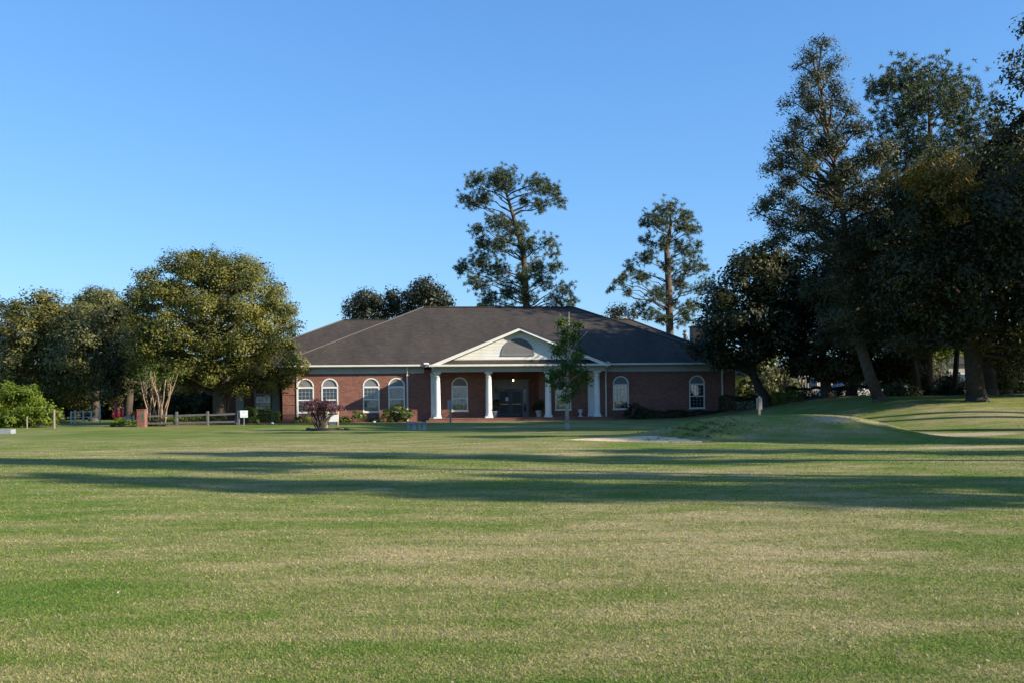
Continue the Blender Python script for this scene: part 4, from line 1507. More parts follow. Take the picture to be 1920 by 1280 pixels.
for (px_, Y_, hh_, lab_, k_) in LATE:
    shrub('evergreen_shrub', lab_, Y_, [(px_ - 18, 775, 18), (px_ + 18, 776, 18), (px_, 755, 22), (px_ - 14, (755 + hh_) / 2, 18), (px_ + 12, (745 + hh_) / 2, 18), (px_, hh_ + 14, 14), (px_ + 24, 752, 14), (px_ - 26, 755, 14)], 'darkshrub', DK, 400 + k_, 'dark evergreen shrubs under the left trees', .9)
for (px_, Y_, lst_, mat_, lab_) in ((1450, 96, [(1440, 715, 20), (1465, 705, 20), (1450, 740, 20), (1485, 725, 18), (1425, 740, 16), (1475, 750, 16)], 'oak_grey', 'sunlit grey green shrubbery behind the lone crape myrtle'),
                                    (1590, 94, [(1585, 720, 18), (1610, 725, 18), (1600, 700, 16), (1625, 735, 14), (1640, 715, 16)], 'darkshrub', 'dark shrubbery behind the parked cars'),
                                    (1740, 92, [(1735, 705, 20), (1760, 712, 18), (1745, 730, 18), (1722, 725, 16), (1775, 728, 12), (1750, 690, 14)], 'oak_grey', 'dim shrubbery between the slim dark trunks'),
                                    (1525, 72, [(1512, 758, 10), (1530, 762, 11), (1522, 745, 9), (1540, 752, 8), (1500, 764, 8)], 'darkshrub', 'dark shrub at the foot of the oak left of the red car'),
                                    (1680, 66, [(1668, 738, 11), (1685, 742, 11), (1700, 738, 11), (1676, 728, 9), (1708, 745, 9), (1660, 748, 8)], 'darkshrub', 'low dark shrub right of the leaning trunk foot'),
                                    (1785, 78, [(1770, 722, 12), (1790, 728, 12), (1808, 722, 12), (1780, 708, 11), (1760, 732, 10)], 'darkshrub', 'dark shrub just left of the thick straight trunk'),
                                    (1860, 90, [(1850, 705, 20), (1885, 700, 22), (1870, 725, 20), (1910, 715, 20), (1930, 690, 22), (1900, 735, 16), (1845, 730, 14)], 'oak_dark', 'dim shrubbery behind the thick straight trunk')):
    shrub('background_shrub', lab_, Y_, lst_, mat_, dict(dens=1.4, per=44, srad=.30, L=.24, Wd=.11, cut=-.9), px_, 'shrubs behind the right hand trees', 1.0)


# ---- crape myrtles: bundles of smooth tan stems
def crape(label, px, Y, n, top_py, spread, mat, seed, group='crape myrtles'):
    r_ = random.Random(seed)
    b = gpt((px - 960) / F * Y, Y)
    e = empty('crape_myrtle', b)
    tag(e, label, 'tree', group)
    zt = W(px, top_py, Y).z - b.z
    m = MB()
    lob = []
    for k in range(n):
        a = 2 * math.pi * k / n + r_.uniform(-.3, .3)
        s = spread * r_.uniform(.35, 1.0)
        s0 = Vector((.14 * math.cos(a), .10 * math.sin(a), -.1))
        tp = Vector((s * math.cos(a), s * math.sin(a) * .8, zt * r_.uniform(.85, 1.1)))
        md = s0.lerp(tp, .45) + Vector((r_.uniform(-.12, .12) - .10 * math.cos(a), 0, 0))
        m.tube([s0, s0.lerp(md, .5) + Vector((r_.uniform(-.05, .05), 0, 0)), md, md.lerp(tp, .5) + Vector((r_.uniform(-.1, .1), r_.uniform(-.1, .1), 0)), tp], [.06, .052, .044, .036, .024], 7)
        for j in range(2):
            q = tp + Vector((r_.uniform(-.5, .5), r_.uniform(-.5, .5), r_.uniform(.4, .9)))
            m.tube([md.lerp(tp, .6 + .3 * j), md.lerp(q, .8), q], [.035, .025, .012], 5)
            lob.append(((b.x + q.x, b.y + q.y, b.z + q.z), (.45, .45, .4)))
    m.build('stem', M['palebark'], e, True)
    V, rv, _ = lobe_leaves(lob, dens=1.2, per=7, srad=.25, L=.12, Wd=.06)
    leaf_obj('crown', V - np.array(b), rv, M[mat], e)
    return e


crape('tan multi stemmed crape myrtle left of the oak trunk', 303, 68.0, 9, 722, 1.3, 'shrub', 81)
crape('smaller crape myrtle with orange tan stems beside the brick gate pier', 279, 68.6, 6, 722, .9, 'shrub', 82)
crape('pale stemmed crape myrtle just right of the oak trunk by the porch', 420, 74.5, 5, 715, .8, 'shrub', 83)
crape('tan crape myrtle standing alone behind the bright green clipped hedge', 1469, 75, 6, 690, .75, 'shrub', 84)
crape('crape myrtle stems between the white corner column and the oak', 1418, 80, 5, 715, .5, 'shrub', 85)
crape('thin crape myrtle before the pale wall left of the red car', 1508, 78, 5, 700, .8, 'lime', 86)

# ------------------------------------------------------------------ garden around the building
SH = dict(dens=5.0, per=46, srad=.10, L=.10, Wd=.055, cut=-.6)
shrub('lime_bush', 'big lime green bush at the left edge behind thin posts', 69.0, [(18, 744, 27), (46, 748, 25), (70, 766, 22), (0, 770, 28), (34, 778, 24), (86, 784, 14), (60, 788, 17), (-30, 755, 34), (100, 788, 8), (16, 790, 20), (108, 776, 6)], 'lime', dict(dens=2.0, per=60, srad=.22, L=.18, Wd=.08, cut=-.6), 101, depth=1.3)
shrub('green_bush', 'rounded bright green bush under the window left of the portico', 72.6, [(745, 770, 14), (728, 776, 11), (762, 775, 11), (752, 780, 10), (735, 783, 8), (768, 783, 7), (720, 783, 6)], 'shrub', SH, 102, depth=.45)
shrub('green_bush', 'low yellow green shrub at the foot of the leftmost window', 72.6, [(560, 786, 7), (573, 784, 8), (583, 788, 6)], 'hedge', SH, 103, depth=.3, group='low shrubs along the wall')
shrub('green_bush', 'low yellow green shrub directly right of the white sign posts', 72.6, [(640, 785, 7), (652, 786, 7), (646, 789, 6)], 'hedge', SH, 104, depth=.3, group='low shrubs along the wall')
shrub('leafy_shrub', 'small pale leafed shrub between the sign and the green bush', 72.8, [(667, 776, 8), (676, 780, 8), (664, 785, 7), (684, 787, 6)], 'shrub', dict(dens=4.0, per=24, srad=.12, L=.15, Wd=.08), 105, depth=.3)
shrub('strap_plant', 'spiky low plant left of the rounded green bush', 72.4, [(703, 787, 6), (715, 788, 6), (694, 789, 4)], 'darkshrub', dict(dens=6.0, per=30, srad=.10, L=.26, Wd=.035), 106, depth=.25)
shrub('leafy_shrub', 'large leafed shrub beside the small white fence sign', 70.5, [(470, 775, 9), (462, 785, 8), (476, 786, 8), (465, 768, 6)], 'shrub', dict(dens=4.0, per=24, srad=.13, L=.22, Wd=.10), 107, depth=.3)
shrub('dark_bush', 'dark rounded bush under the first window right of the portico', 74.2, [(1188, 768, 14), (1203, 772, 12), (1178, 778, 10), (1196, 782, 11), (1212, 780, 8)], 'darkshrub', SH, 108, depth=.45)


def hedge(label, u0, u1, v0, v1, h, mat, seed, name='clipped_hedge', world=None, zb=.12, group='clipped hedges'):
    c = BL((u0 + u1) / 2, (v0 + v1) / 2, zb) if world is None else world
    rz = TH if world is None else 0
    e = empty(name, c, rz)
    tag(e, label, 'hedge', group)
    a, b = (u1 - u0) / 2, (v1 - v0) / 2
    n = int((2 * a * h + 2 * a * 2 * b + 4 * b * h) * 900)
    P = rng.uniform(-1, 1, (n, 3)) * np.array([a, b, h / 2]) + np.array([0, 0, h / 2])
    side = rng.integers(0, 4, n)
    P[side == 0, 1] = -b
    P[side == 1, 2] = h
    P[side == 2, 2] = h
    sg_ = np.where(rng.uniform(0, 1, n) < .5, -1, 1)
    P[side == 3, 0] = (a * sg_)[side == 3]
    bump = .05 * np.sin(P[:, 0] * 3.1 + seed) + .04 * np.sin(P[:, 0] * 7.3 + 2 * seed)
    P[:, 2] = P[:, 2] * (1 + bump / h * 1.2)
    P += rng.normal(0, .035, (n, 3))
    P[:, 2] = np.maximum(P[:, 2], .01)
    Vv = leaf_quads(P, nrm(unit(n) + np.array([0, -.3, .5])), .09, .055)
    leaf_obj('foliage', Vv, np.repeat(rng.uniform(0, 1, n), 4), M[mat], e)
    m = MB()
    k = -a + .15
    while k < a:
        m.tube([(k, 0, -.05), (k + .05, 0, h * .5), (k + .02, 0, h * .85)], [.02, .015, .006], 5)
        k += .4
    m.build('stem', M['bark'], e)
    return e


hedge('bright green clipped hedge in front of the shaded left porch', -20.3, -17.45, -1.2, -.35, .9, 'hedge', 1)
hedge('longer dark green hedge behind the split rail fence', -25.2, -21.2, -2.4, -1.4, .55, 'shrub', 2)
hedge('low green ground hedge at the left end of the rail fence', -28.3, -25.3, -4.0, -3.2, .3, 'hedge', 3)
hedge('low dark hedge against the shaded wall left of the last window', 8.9, 12.6, -1.5, -.7, .55, 'darkshrub', 4)
hedge('low dark hedge under the last window right of the portico', 12.8, 17.0, -1.5, -.7, .5, 'darkshrub', 5)
hedge('small bright green clipped hedge at the foot of the lone crape myrtle', 0, 1.9, 0, 1.0, .8, 'hedge', 6, world=gpt((1475 - 960) / F * 70.5, 70.5, -.05))
hedge('long dark hedge below the forked oak at the building corner', 0, 4.2, 0, 1.0, 1.0, 'darkshrub', 7, world=gpt((1405 - 960) / F * 72.8, 72.8, -.1))
hedge('tall dark hedge in front of the parked cars', 0, 4.6, 0, 1.2, 1.15, 'darkshrub', 8, world=gpt((1535 - 960) / F * 74.5, 74.5, -.5))
hedge('dark hedge at the foot of the tall leaning trunk', 0, 3.6, 0, 1.2, 1.25, 'darkshrub', 9, world=gpt((1618 - 960) / F * 76.5, 76.5, -.55))


def bed(cx, cy, rx, ry, seed, dome=.05, rot=TH):
    return patch('mulch_bed', M['mulch'], cx, cy, rx, ry, .015, 48, 6, .08, seed, 'structure', rot, dome)


p = BL(-12.2, -.9)
bed(p.x, p.y, 5.2, 1.1, 1)
p = BL(-19.6, -1.6)
bed(p.x, p.y, 3.4, 1.5, 2, .12)
p = BL(-24.6, -2.0)
bed(p.x, p.y, 3.6, 1.8, 3, .04)
p = BL(12.0, -1.2)
bed(p.x, p.y, 5.6, 1.1, 4)
p = gpt((1560 - 960) / F * 72, 72)
bed(p.x, p.y, 8.0, 3.0, 5, .03, 0)

# young tree on the lawn
Yy = 56.8
by_ = gpt((1063 - 960) / F * Yy, Yy)
lsty = [(1066, 622, 14), (1050, 655, 18), (1084, 662, 16), (1040, 697, 16), (1064, 690, 20), (1090, 697, 13), (1046, 722, 14), (1076, 728, 16), (1062, 745, 10), (1060, 640, 11), (1054, 605, 5), (1083, 612, 7), (1078, 640, 12), (1030, 712, 8), (1098, 715, 7)]
make_tree('young_tree', 'young leafy tree on the lawn in front of the portico', by_,
          [by_, W(1063, 760, Yy), W(1064, 700, Yy), W(1066, 640, Yy), W(1067, 585, Yy)], [.125, .105, .075, .045, .012],
          px_lobes(lsty, Yy, .9, seed=91, twin=True), dict(dens=2.0, per=28, srad=.19, L=.145, Wd=.10, inner=.2, cut=-.9), 'young', 'youngbark', seed=91, limb_r=.034, limb_from=.25, twigs=3)
r_ = random.Random(9)
m = MB()
for k in range(9):
    a = along([by_, W(1063, 760, Yy), W(1064, 700, Yy), W(1066, 640, Yy), W(1067, 585, Yy)], by_.z + r_.uniform(1.6, 5.2))
    q = a + Vector((r_.choice((-1, 1)) * r_.uniform(.4, 1.3), r_.uniform(-.6, .6), r_.uniform(.7, 1.5)))
    m.tube([p_ - by_ for p_ in curve_pts(a, q, .05, 4, .06, r_)], [.022, .018, .014, .009, .004], 5, False)
yt = [o for o in C.objects if o.name.startswith('young_tree')][0]
m.build('twig', M['youngbark'], yt, True)
# purple bush in an edged mulch ring, with the white sign
Yl = 57.4
rc = gpt((609 - 960) / F * Yl, Yl)
ring = patch('mulch_ring', M['mulch'], rc.x + .1, rc.y, .98, .8, .02, 40, 6, .05, 8, 'structure', 0, .09)
m = MB()
pts = [(rc.x - .1 + 1.0 * math.cos(a), rc.y + .82 * math.sin(a), 0) for a in np.linspace(R(150), R(345), 26)]
for i in range(len(pts) - 1):
    a, b = pts[i], pts[i + 1]
    za, zb_ = float(zg(a[0], a[1])), float(zg(b[0], b[1]))
    m.add([(a[0], a[1], za - .05), (b[0], b[1], zb_ - .05), (b[0], b[1], zb_ + .15), (a[0], a[1], za + .15), (a[0] * 1.0 + (rc.x - a[0]) * .02, a[1] + .03, za - .05), (b[0] + (rc.x - b[0]) * .02, b[1] + .03, zb_ - .05), (b[0] + (rc.x - b[0]) * .02, b[1] + .03, zb_ + .15), (a[0] + (rc.x - a[0]) * .02, a[1] + .03, za + .15)],
          [(0, 1, 2, 3), (5, 4, 7, 6), (3, 2, 6, 7), (0, 4, 5, 1)])
m.beam(Vector((rc.x + 1.15, rc.y - .35, .10)), Vector((rc.x + 1.42, rc.y - .2, .05)), .03, .14)
tag(m.build('lawn_edging', M['plastic']), 'black plastic edging curved round the purple bush', 'edging')
shrub('purple_bush', 'purple leaved bush on bare stems in front of the white sign', Yl,
      [(598, 761, 12), (580, 760, 11), (615, 762, 12), (628, 763, 9), (588, 772, 9), (573, 766, 7), (606, 771, 8), (638, 764, 5), (569, 756, 4), (592, 752, 7), (612, 752, 6)], 'purple', dict(dens=6.5, per=34, srad=.10, L=.085, Wd=.045, cut=-.7), 111, depth=.4, stems=6)
Ys = 58.3
sg0 = gpt((618 - 960) / F * Ys, Ys)
se = empty('lawn_sign', sg0)
tag(se, 'white sign board on two pale wooden posts behind the purple bush', 'sign')
for px in (612, 633):
    x = (px - 960) / F * Ys - sg0.x
    h = 1.62 if px == 633 else 1.5
    MB().box(x - .045, x + .045, -.045, .045, -.2, h).build('post', M['lumber'], se, bevel=.006)
xa, xb = (611 - 960) / F * Ys - sg0.x, (637 - 960) / F * Ys - sg0.x
MB().box(xa + .02, xb - .08, -.075, -.05, .46, .86).build('board', M['signboard'], se, bevel=.004)
MB().box(xa + .02, xb - .08, -.03, .03, .36, .42).build('rail', M['rail'], se)


# concrete benches
def bench(label, px, Y, rz=0.0, L_=.78):
    b = gpt((px - 960) / F * Y, Y)
    e = empty('concrete_bench', b, rz)
    tag(e, label, 'bench', 'concrete benches')
    MB().box(-L_ / 2, L_ / 2, -.20, .20, .37, .47).build('seat', M['concrete'], e, bevel=.015)
    for (a, c) in ((-L_ * .40, -L_ * .14), (L_ * .0, L_ * .42)):
        MB().box(a, c, -.14, .14, -.05, .368).build('leg', M['concrete'], e, bevel=.01)
    return e


bench('left one of the two small concrete benches on the lawn', 771, 57.6, .12, .62)
bench('right one of the two small concrete benches on the lawn', 791, 57.6, .10, .55)
bench('concrete bench half hidden behind the white sign', 618, 66.0, 0, .9)


# sign posts
def post_sign(label, px, Y, top_py, board, lean):
    b = gpt((px - 960) / F * Y, Y)
    e = empty('post_sign', b)
    tag(e, label, 'sign post')
    zt = W(px, top_py, Y).z - b.z
    MB().add([(-.06, -.05, -.2), (.06, -.05, -.2), (.06, .05, -.2), (-.06, .05, -.2), (-.045 + lean, -.045, zt), (.05 + lean, -.045, zt - .05), (.05 + lean, .045, zt - .05), (-.045 + lean, .045, zt)],
             [(0, 3, 2, 1), (4, 5, 6, 7), (0, 1, 5, 4), (1, 2, 6, 5), (2, 3, 7, 6), (3, 0, 4, 7)]).build('post', M['postwood'], e)
    MB().box(-board / 2 + lean, board / 2 + lean, .055, .075, zt - .70, zt - .10).build('board', M['signback'], e, bevel=.004)


post_sign('weathered wooden post with a grey sign board at the porch steps', 844, 69.0, 747, .38, .0)
post_sign('slim post with a grey sign board on the rise before the forked oak', 1423, 49.5, 741, .28, .03)
# traffic cone
Yk = 50.0
cb = gpt((1346 - 960) / F * Yk, Yk)
ck = empty('traffic_cone', cb)
tag(ck, 'tiny orange cone on top of the grassy mound', 'cone')
MB().lathe((0, 0, .03), [(.10, 0), (.085, .05), (.03, .34), (.02, .35)], 16).build('cone', M['orange'], ck, True)
MB().box(-.13, .13, -.13, .13, 0, .03).build('base', M['orange'], ck)
for (px, Y, lab) in ((510, 70.5, 'white ball-like marker on the mulch before the left corner pier'), (444, 70.0, 'small white marker at the foot of the fence end post'), (604 + 97, 71.4, 'small pale stone at the foot of the spiky plant')):
    b = gpt((px - 960) / F * Y, Y)
    o = MB().lathe((0, 0, 0), [(.06, 0), (.11, .03), (.12, .07), (.08, .12), (.02, .14)], 12).build('marker', M['ball'], None, True)
    o.location = b
    tag(o, lab, 'marker')

# planters and urn on the porch
for (u, v, lab) in ((1.62, -.75, 'white planter with dark bushy plant right of the doors'), (-1.75, -.75, 'white planter with dark plant left of the doors')):
    e = empty('planter', BL(u, v, PZ))
    tag(e, lab, 'planter', 'porch planters')
    MB().lathe((0, 0, 0), [(.15, 0), (.17, .02), (.24, .40), (.28, .42), (.28, .47), (.24, .47), (.22, .42)], 20).build('pot', M['pot'], e, True)
    V, rv, _ = lobe_leaves([((0, 0, .75), (.42, .42, .38)), ((.12, 0, 1.0), (.3, .3, .3)), ((-.25, 0, .7), (.3, .3, .25))], dens=7, per=40, srad=.10, L=.17, Wd=.04)
    leaf_obj('plant', V, rv, M['darkshrub'], e)
    MB().tube([(0, 0, .35), (.02, 0, .8)], [.03, .02], 6).build('stem', M['bark'], e)
e = empty('urn', BL(4.72, -.9, PZ))
tag(e, 'small pale stone urn on the porch by the right columns', 'urn')
MB().lathe((0, 0, 0), [(.14, 0), (.14, .05), (.06, .10), (.05, .18), (.12, .28), (.17, .40), (.15, .50), (.20, .54), (.18, .54)], 20).build('bowl', M['pot'], e, True)
MB().box(-.16, .16, -.16, .16, -.001, .03).build('foot', M['pot'], e)
e = empty('doormat', BL(-.25, 1.2, PZ + .004))
tag(e, 'dark doormat in front of the entrance doors', 'doormat')
MB().box(-.9, .9, -.4, .4, 0, .02).build('mat', M['tyre'], e)

# split rail fence with brick end pier and white sign
fe = empty('rail_fence', gpt((360 - 960) / F * 67.5, 67.5))
tag(fe, 'grey two rail wooden fence left of the building', 'fence')
fo = Vector(fe.location)
posts = []
for px in (331, 389, 447):
    b = gpt((px - 960) / F * 67.5, 67.5) - fo
    posts.append(b)
    MB().box(b.x - .075, b.x + .075, -.07, .07, b.z - .2, b.z + .98).build('post', M['rail'], fe, bevel=.012)
xs = [gpt((272 - 960) / F * 67.5, 67.5).x - fo.x] + [p_.x for p_ in posts]
for i in range(3):
    for (z0, z1) in ((.68 + .02 * i, .72 + .04 * i), (.20 + .02 * i, .20 + .03 * i)):
        MB().beam((xs[i] + .04, .03 * (-1) ** i, z0), (xs[i + 1] + .02, .03 * (-1) ** i, z1), .06, .13).build('rail', M['rail'], fe, bevel=.01)
Yb = 67.2
pb = gpt((266 - 960) / F * Yb, Yb)
pe = empty('brick_pier', pb)
tag(pe, 'short brick gate pier with a green plate at the left end of the fence', 'pier')
MB().box(-.26, .26, -.26, .26, -.2, 1.12).build('shaft', M['brick'], pe)
MB().box(-.29, .29, -.29, .29, 1.122, 1.19).build('cap', M['brick'], pe)
m = MB()
pv = [(.10, -.27, .55), (.24, -.27, .55), (.24, -.27, .82)] + [(.17 + .07 * math.cos(a), -.27, .82 + .07 * math.sin(a)) for a in np.linspace(.2, math.pi - .2, 8)] + [(.10, -.27, .82)]
n_ = len(pv)
m.add(pv + [(x, -.262, z) for (x, _, z) in pv], [tuple(range(n_)), tuple(range(2 * n_ - 1, n_ - 1, -1))] + [(i, i + n_, (i + 1) % n_ + n_, (i + 1) % n_) for i in range(n_)])
m.build('plate', M['greenplate'], pe)
ws = empty('fence_sign', gpt((457 - 960) / F * 67.4, 67.4))
tag(ws, 'small square white sign beside the fence end post', 'sign')
MB().box(-.26, .26, -.02, .0, .52, 1.0).build('board', M['signboard'], ws, bevel=.004)
MB().box(-.02, .02, .002, .04, -.2, .98).build('post', M['metalpost'], ws)
MB().lathe((0, 0, 0), [(.001, 0), (.032, .0), (.032, .003)], 12).build('emblem', M['ink'], ws).rotation_euler = (R(90), 0, 0)
em = [c for c in ws.children if c.name.startswith('emblem')][0]
em.location = (0, -.0215, .88)
m = MB()
for (a, b) in ((-.20, -.17), (-.155, -.13), (-.12, -.09), (-.08, -.05), (.02, .05), (.06, .09), (.10, .13), (.14, .17), (.18, .20)):
    m.box(a, b, -.0225, -.0205, .60, .625)
m.build('lettering', M['palink'], ws)['kind'] = 'stuff'

# left background: white post fence, red posts, car, boxes
wf = empty('post_fence', gpt((165 - 960) / F * 80, 80))
tag(wf, 'white post and wire fence in front of the left woods', 'fence')
wo = Vector(wf.location)
for px, hh in ((133, .95), (141, 1.05), (156, 1.05), (171, 1.0), (187, 1.45)):
    b = gpt((px - 960) / F * 80, 80) - wo
    MB().box(b.x - .05, b.x + .05, -.05, .05, -.2, hh).build('post', M['metalpost'], wf, bevel=.01)
for z in (.5, .92):
    MB().beam(((133 - 165) / F * 80, 0, z), ((187 - 165) / F * 80, 0, z), .03, .05).build('rail', M['metalpost'], wf)
for px, lab in ((50, 'thin wooden post left in front of the lime green bush'), (101, 'thicker wooden post at the right edge of the lime green bush')):
    b = gpt((px - 960) / F * 66.5, 66.5)
    o = MB().tube([(0, 0, -.2), (0, 0, .8 if px == 50 else 1.25)], [.05, .045] if px == 50 else [.075, .07], 8).build('wooden_post', M['postwood'])
    o.location = b
    tag(o, lab, 'post', 'wooden posts by the bush')
b = gpt((217 - 960) / F * 79, 79)
o = MB().tube([(0, 0, -.2), (0, 0, 1.5), (0, 0, 1.58)], [.13, .13, .06], 12).tube([(.32, .3, -.2), (.30, .3, 1.15), (.30, .3, 1.2)], [.10, .10, .05], 12).build('red_bollards', M['redmetal'])
o.location = b
tag(o, 'pair of joined red metal posts behind the post fence', 'post')
b = gpt((241 - 960) / F * 76, 76)
o = MB().box(-.27, .27, -.25, .25, -.05, .52).box(-.29, .29, -.27, .27, .522, .57).build('utility_box', M['palewall'], bevel=.02)
o.location = b
tag(o, 'pale utility box just left of the brick gate pier', 'utility box')
b = gpt((224 - 960) / F * 77, 77)
o = MB().box(-.40, .40, -.15, .15, -.05, .42).box(-.36, .36, -.11, .11, .42, .47).build('yellow_barrier', M['yellow'], bevel=.03)
o.location = b
tag(o, 'low yellow barrier block left of the pale utility box', 'barrier')
b = gpt((-2 - 960) / F * 60, 60)
o = MB().box(-.9, .85, -.3, .3, -.1, .26).build('culvert_wall', M['darkconc'] if 'darkconc' in M else M['concrete'], bevel=.02)
o.location = b
tag(o, 'low dark concrete slab wall at the left edge of the lawn', 'culvert')


# cars
def car(label, loc, rz, paint, parent_group='parked cars'):
    e = empty('parked_car', loc, rz)
    tag(e, label, 'car', parent_group)
    # side profile along x (length), width along y
    low = [(-2.15, .32), (-2.2, .55), (-2.12, .82), (-1.75, .92), (-.95, .97), (1.15, .95), (1.95, .86), (2.18, .70), (2.2, .40), (2.1, .30)]
    m = MB()
    hw = .86
    n_ = len(low)
    rings = []
    for (y, k) in ((-hw, .94), (-hw * .93, 1.0), (hw * .93, 1.0), (hw, .94)):
        rings.append([(x * (k if abs(x) > 1.5 else 1), y, .3 + (z - .3) * (k * .98 if abs(y) > .84 else 1)) for (x, z) in low])
    v = [p_ for r2 in rings for p_ in r2]
    f = []
    for i in range(3):
        for k in range(n_):
            k2 = (k + 1) % n_
            f.append((i * n_ + k, i * n_ + k2, (i + 1) * n_ + k2, (i + 1) * n_ + k))
    f.append(tuple(range(n_)))
    f.append(tuple(range(4 * n_ - 1, 3 * n_ - 1, -1)))
    m.add(v, f)
    m.build('body', M[paint], e, True, .03)
    cab = [(-1.6, .93), (-1.15, 1.36), (-.55, 1.46), (.25, 1.44), (1.05, .955)]
    g = MB()
    v = [(x, -.78 + .16 * (z - .93) / .5, z) for (x, z) in cab] + [(x, .78 - .16 * (z - .93) / .5, z) for (x, z) in cab]
    k = len(cab)
    g.add(v, [tuple(range(k)), tuple(range(2 * k - 1, k - 1, -1))] + [(i, i + k, i + 1 + k, i + 1) for i in range(k - 1)])
    g.build('glasshouse', M['carglass'], e)
    rf = MB()
    rf.add([(-1.18, -.63, 1.37), (-.55, -.60, 1.475), (.28, -.60, 1.455), (.28, .60, 1.455), (-.55, .60, 1.475), (-1.18, .63, 1.37)], [(0, 1, 4, 5), (1, 2, 3, 4)])
    for s in (-1, 1):
        for (a, b_2) in (((-1.62, s * .79, .93), (-1.16, s * .645, 1.37)), ((-.35, s * .80, .95), (-.38, s * .615, 1.46)), ((.27, s * .61, 1.455), (1.08, s * .79, .955))):
            rf.beam(a, b_2, .06, .06)
    rf.build('roof_panel', M[paint], e)
    for x in (-1.35, 1.35):
        for s in (-1, 1):
            wm = MB()
            n2 = 20
            prof = [(.31, -.10), (.33, -.06), (.33, .06), (.31, .10)]
            vv = [(x + r2 * math.cos(2 * math.pi * j / n2), s * .80 + y2, .33 + r2 * math.sin(2 * math.pi * j / n2)) for (r2, y2) in prof for j in range(n2)]
            ff = [(i * n2 + j, i * n2 + (j + 1) % n2, (i + 1) * n2 + (j + 1) % n2, (i + 1) * n2 + j) for i in range(3) for j in range(n2)]
            ff += [tuple(range(n2)), tuple(range(4 * n2 - 1, 3 * n2 - 1, -1))]
            wm.add(vv, ff)
            wh = wm.build('wheel', M['tyre'], e)
            rm = MB()
            rm.add([(x + .20 * math.cos(2 * math.pi * j / n2), s * .915, .33 + .20 * math.sin(2 * math.pi * j / n2)) for j in range(n2)], [tuple(range(n2))])
            rm.build('rim', M['rim'], wh)
    for s in (-1, 1):
        MB().box(2.06, 2.20, s * .62 - .16, s * .62 + .16, .60, .74).build('headlight', M['lampglass'], e, bevel=.02)
        MB().box(-2.19, -2.06, s * .66 - .12, s * .66 + .12, .62, .80).build('tail_light', M['redmetal'], e, bevel=.02)
    return e


cr_ = gpt((1572 - 960) / F * 86, 86)
car('red car parked behind the dark oaks, its windscreen showing', (cr_.x + .6, cr_.y, cr_.z - .25), R(200), 'redpaint')
cr_ = gpt((1566 - 960) / F * 82.5, 82.5)
car('white car parked in front of the red one, mostly behind the hedge', (cr_.x + .6, cr_.y, cr_.z - .55), R(185), 'carwhite')
cr_ = gpt((1632 - 960) / F * 84, 84)
car('second pale car glimpsed through the dark hedge left of the leaning trunk', (cr_.x, cr_.y, cr_.z - .45), R(190), 'carwhite')
cr_ = gpt((247 - 960) / F * 96, 96)
car('red car parked beyond the gate pier on the left', (cr_.x, cr_.y, cr_.z - .1), R(82), 'redpaint')

# parking surface beyond the hedges
o = new_mesh_obj('car_park', [(22, 79.5, .02 + float(zg(25, 80))), (60, 79.5, .02 + float(zg(45, 80))), (60, 100, .02 + float(zg(45, 98))), (18, 100, .05 + float(zg(25, 98)))], [(0, 1, 2, 3)], M['asphalt'])
o['kind'] = 'structure'


def house(name, label, px, Y, wd, dp, h, wallm, seed, rz=0.0):
    b = gpt((px - 960) / F * Y, Y)
    e = empty(name, b, rz)
    tag(e, label, 'building')
    m = MB()
    m.box(-wd / 2, wd / 2, 0, dp, -.6, h)
    m.build('wall', M[wallm], e)
    x0, x1, y0, y1 = -wd / 2 - .4, wd / 2 + .4, -.4, dp + .4
    zr = h + dp * .28
    new_mesh_obj('roof', [(x0, y0, h), (x1, y0, h), (x1, y1, h), (x0, y1, h), (x0 + dp * .5, dp / 2, zr), (x1 - dp * .5, dp / 2, zr)], [(0, 1, 5, 4), (1, 2, 5), (2, 3, 4, 5), (3, 0, 4), (0, 3, 2, 1)], M['shingle'], e)
    k = -wd / 2 + 1.4
    while k < wd / 2 - .8:
        wn = MB().box(k - .5, k + .5, -.04, .05, .9, 2.2).build('window', M['white'], e)
        MB().box(k - .42, k + .42, -.05, -.041, .98, 2.12).build('pane', M['carglass'], wn)
        k += 2.6
    return e


house('distant_house', 'pale walled low building behind the crape myrtles and parked cars', 1530, 100, 3.4, 5, 2.6, 'palewall', 1)
house('distant_house', 'pale house glimpsed between the trunks on the far right', 1803, 104, 2.6, 4, 3.2, 'palewall', 2)

# far belt of woods closing the horizon
lob = []
r_ = random.Random(77)
x = -150.0
while x < 170:
    h = r_.uniform(6, 9.5)
    Yw = r_.uniform(150, 175)
    for k in range(3):
        lob.append(((x + r_.uniform(-2, 2), Yw + r_.uniform(-2, 2), h * (.3 + .28 * k)), (r_.uniform(2.5, 4), 2.5, h * .26)))
    x += r_.uniform(3.0, 5.0)
V, rv, _ = lobe_leaves(lob, dens=.16, per=24, srad=1.1, L=1.1, Wd=.6, cut=-1)
V[:, 2] = np.maximum(V[:, 2], .05)
o = leaf_obj('distant_woods', V, rv, M['back'], None)
tag(o, 'far belt of woods along the horizon', 'woods', kind='stuff')

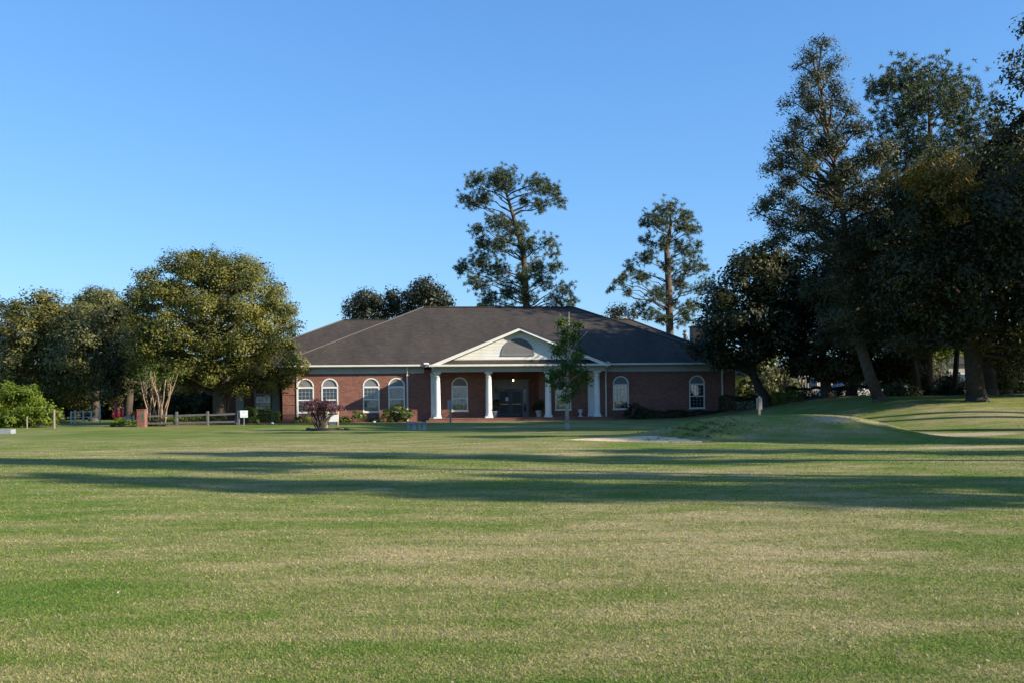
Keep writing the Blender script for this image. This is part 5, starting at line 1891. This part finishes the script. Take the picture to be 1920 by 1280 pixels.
# ------------------------------------------------------------------ trees standing to the right of the view; their shadows cross the lawn
def side_pine(x, y, h, seed, crown0=.40, wid=1.7, proto=None):
    b = gpt(x, y)
    lob = []
    r2 = random.Random(seed)
    n_ = 19
    for k in range(n_):
        t_ = crown0 + (1 - crown0) * k / (n_ - 1)
        s = wid * (1.0 - .75 * ((t_ - crown0) / (1 - crown0)) ** 1.5)
        a = k * 2.4
        rr = r2.uniform(.65, 1.05)
        lob.append(((x + s * .75 * math.cos(a), y + s * .75 * math.sin(a), b.z + h * t_), (rr, rr, rr * .8)))
    tp = b + Vector((.3, .1, h * .98))
    return make_tree('pine_tree', 'tall pine beside the lawn, out of the photo on the right', b, [b, b.lerp(tp, .4), b.lerp(tp, .8), tp], [.38, .30, .18, .05], lob,
                     dict(dens=3.8, n=16, L=.45, Wd=.14), 'pine', 'pinebark', 'pines out of view on the right', seed=seed, kind='needle', limb_r=.12, limb_from=.4, twigs=3)


SHX, SHY = -math.sin(R(SUN_AZ)), -math.cos(R(SUN_AZ))       # way shadows fall on the ground
p0 = side_pine(34, 10.2, 15, 201)
GRP = 'pines out of view on the right'
LBP = 'tall pine beside the lawn, out of the photo on the right'
for (x, y, s, rz) in ((36, 20.5, .97, 1.0), (46, 27.3, 1.4, .5), (50, 25.4, 1.5, 1.5), (53, 22.3, 1.3, 4.4)):
    copy_tree(p0, gpt(x, y), rz, s, LBP, GRP)
p1 = side_pine(41.5, 39.6, 23, 202, .66, 2.0)
for (x, y, s, rz) in ((47, 39.4, 1.05, 2.0), (36, 6.4, .8, 1.0), (38, 15.6, .95, 3.3)):
    copy_tree(p1, gpt(x, y), rz, s, LBP, GRP)
p2 = side_pine(44, 8.0, 28, 203, .80, 1.8)
copy_tree(p1, gpt(38, 4.9), 2.6, .95, LBP, GRP)


def side_oak(x, y, h, seed):
    b = gpt(x, y)
    r2 = random.Random(seed)
    lob = []
    for k in range(24):
        a = k * 2.4
        q = math.sqrt((k + .5) / 24)
        lob.append(((x + 4.6 * q * math.cos(a), y + 4.6 * q * math.sin(a), b.z + h * (.42 + .45 * math.sqrt(max(0, 1 - q * q)) * r2.uniform(.3, 1.1))), (2.0, 2.0, 1.6)))
    tp = b + Vector((0, 0, h * .7))
    return make_tree('oak_tree', 'broad oak out of the photo on the right', b, [b, b.lerp(tp, .4), tp], [.5, .4, .15], lob, dict(dens=.55, per=60, srad=.55, L=.34, Wd=.18), 'oak_dark', 'bark', 'oaks out of view on the right', seed=seed, limb_r=.2, twigs=1)


q0 = side_oak(37, 56, 15, 301)
for (x, y, s, rz) in ((42, 66, 1.25, 1.1), (48, 53, 1.0, 2.3), (33, 69, 1.25, 3.1), (38, 77, 1.2, .6), (30, 79, 1.0, 4.1), (58, 62, 1.3, 5.2)):
    copy_tree(q0, gpt(x, y), rz, s, 'broad oak out of the photo on the right', 'oaks out of view on the right')
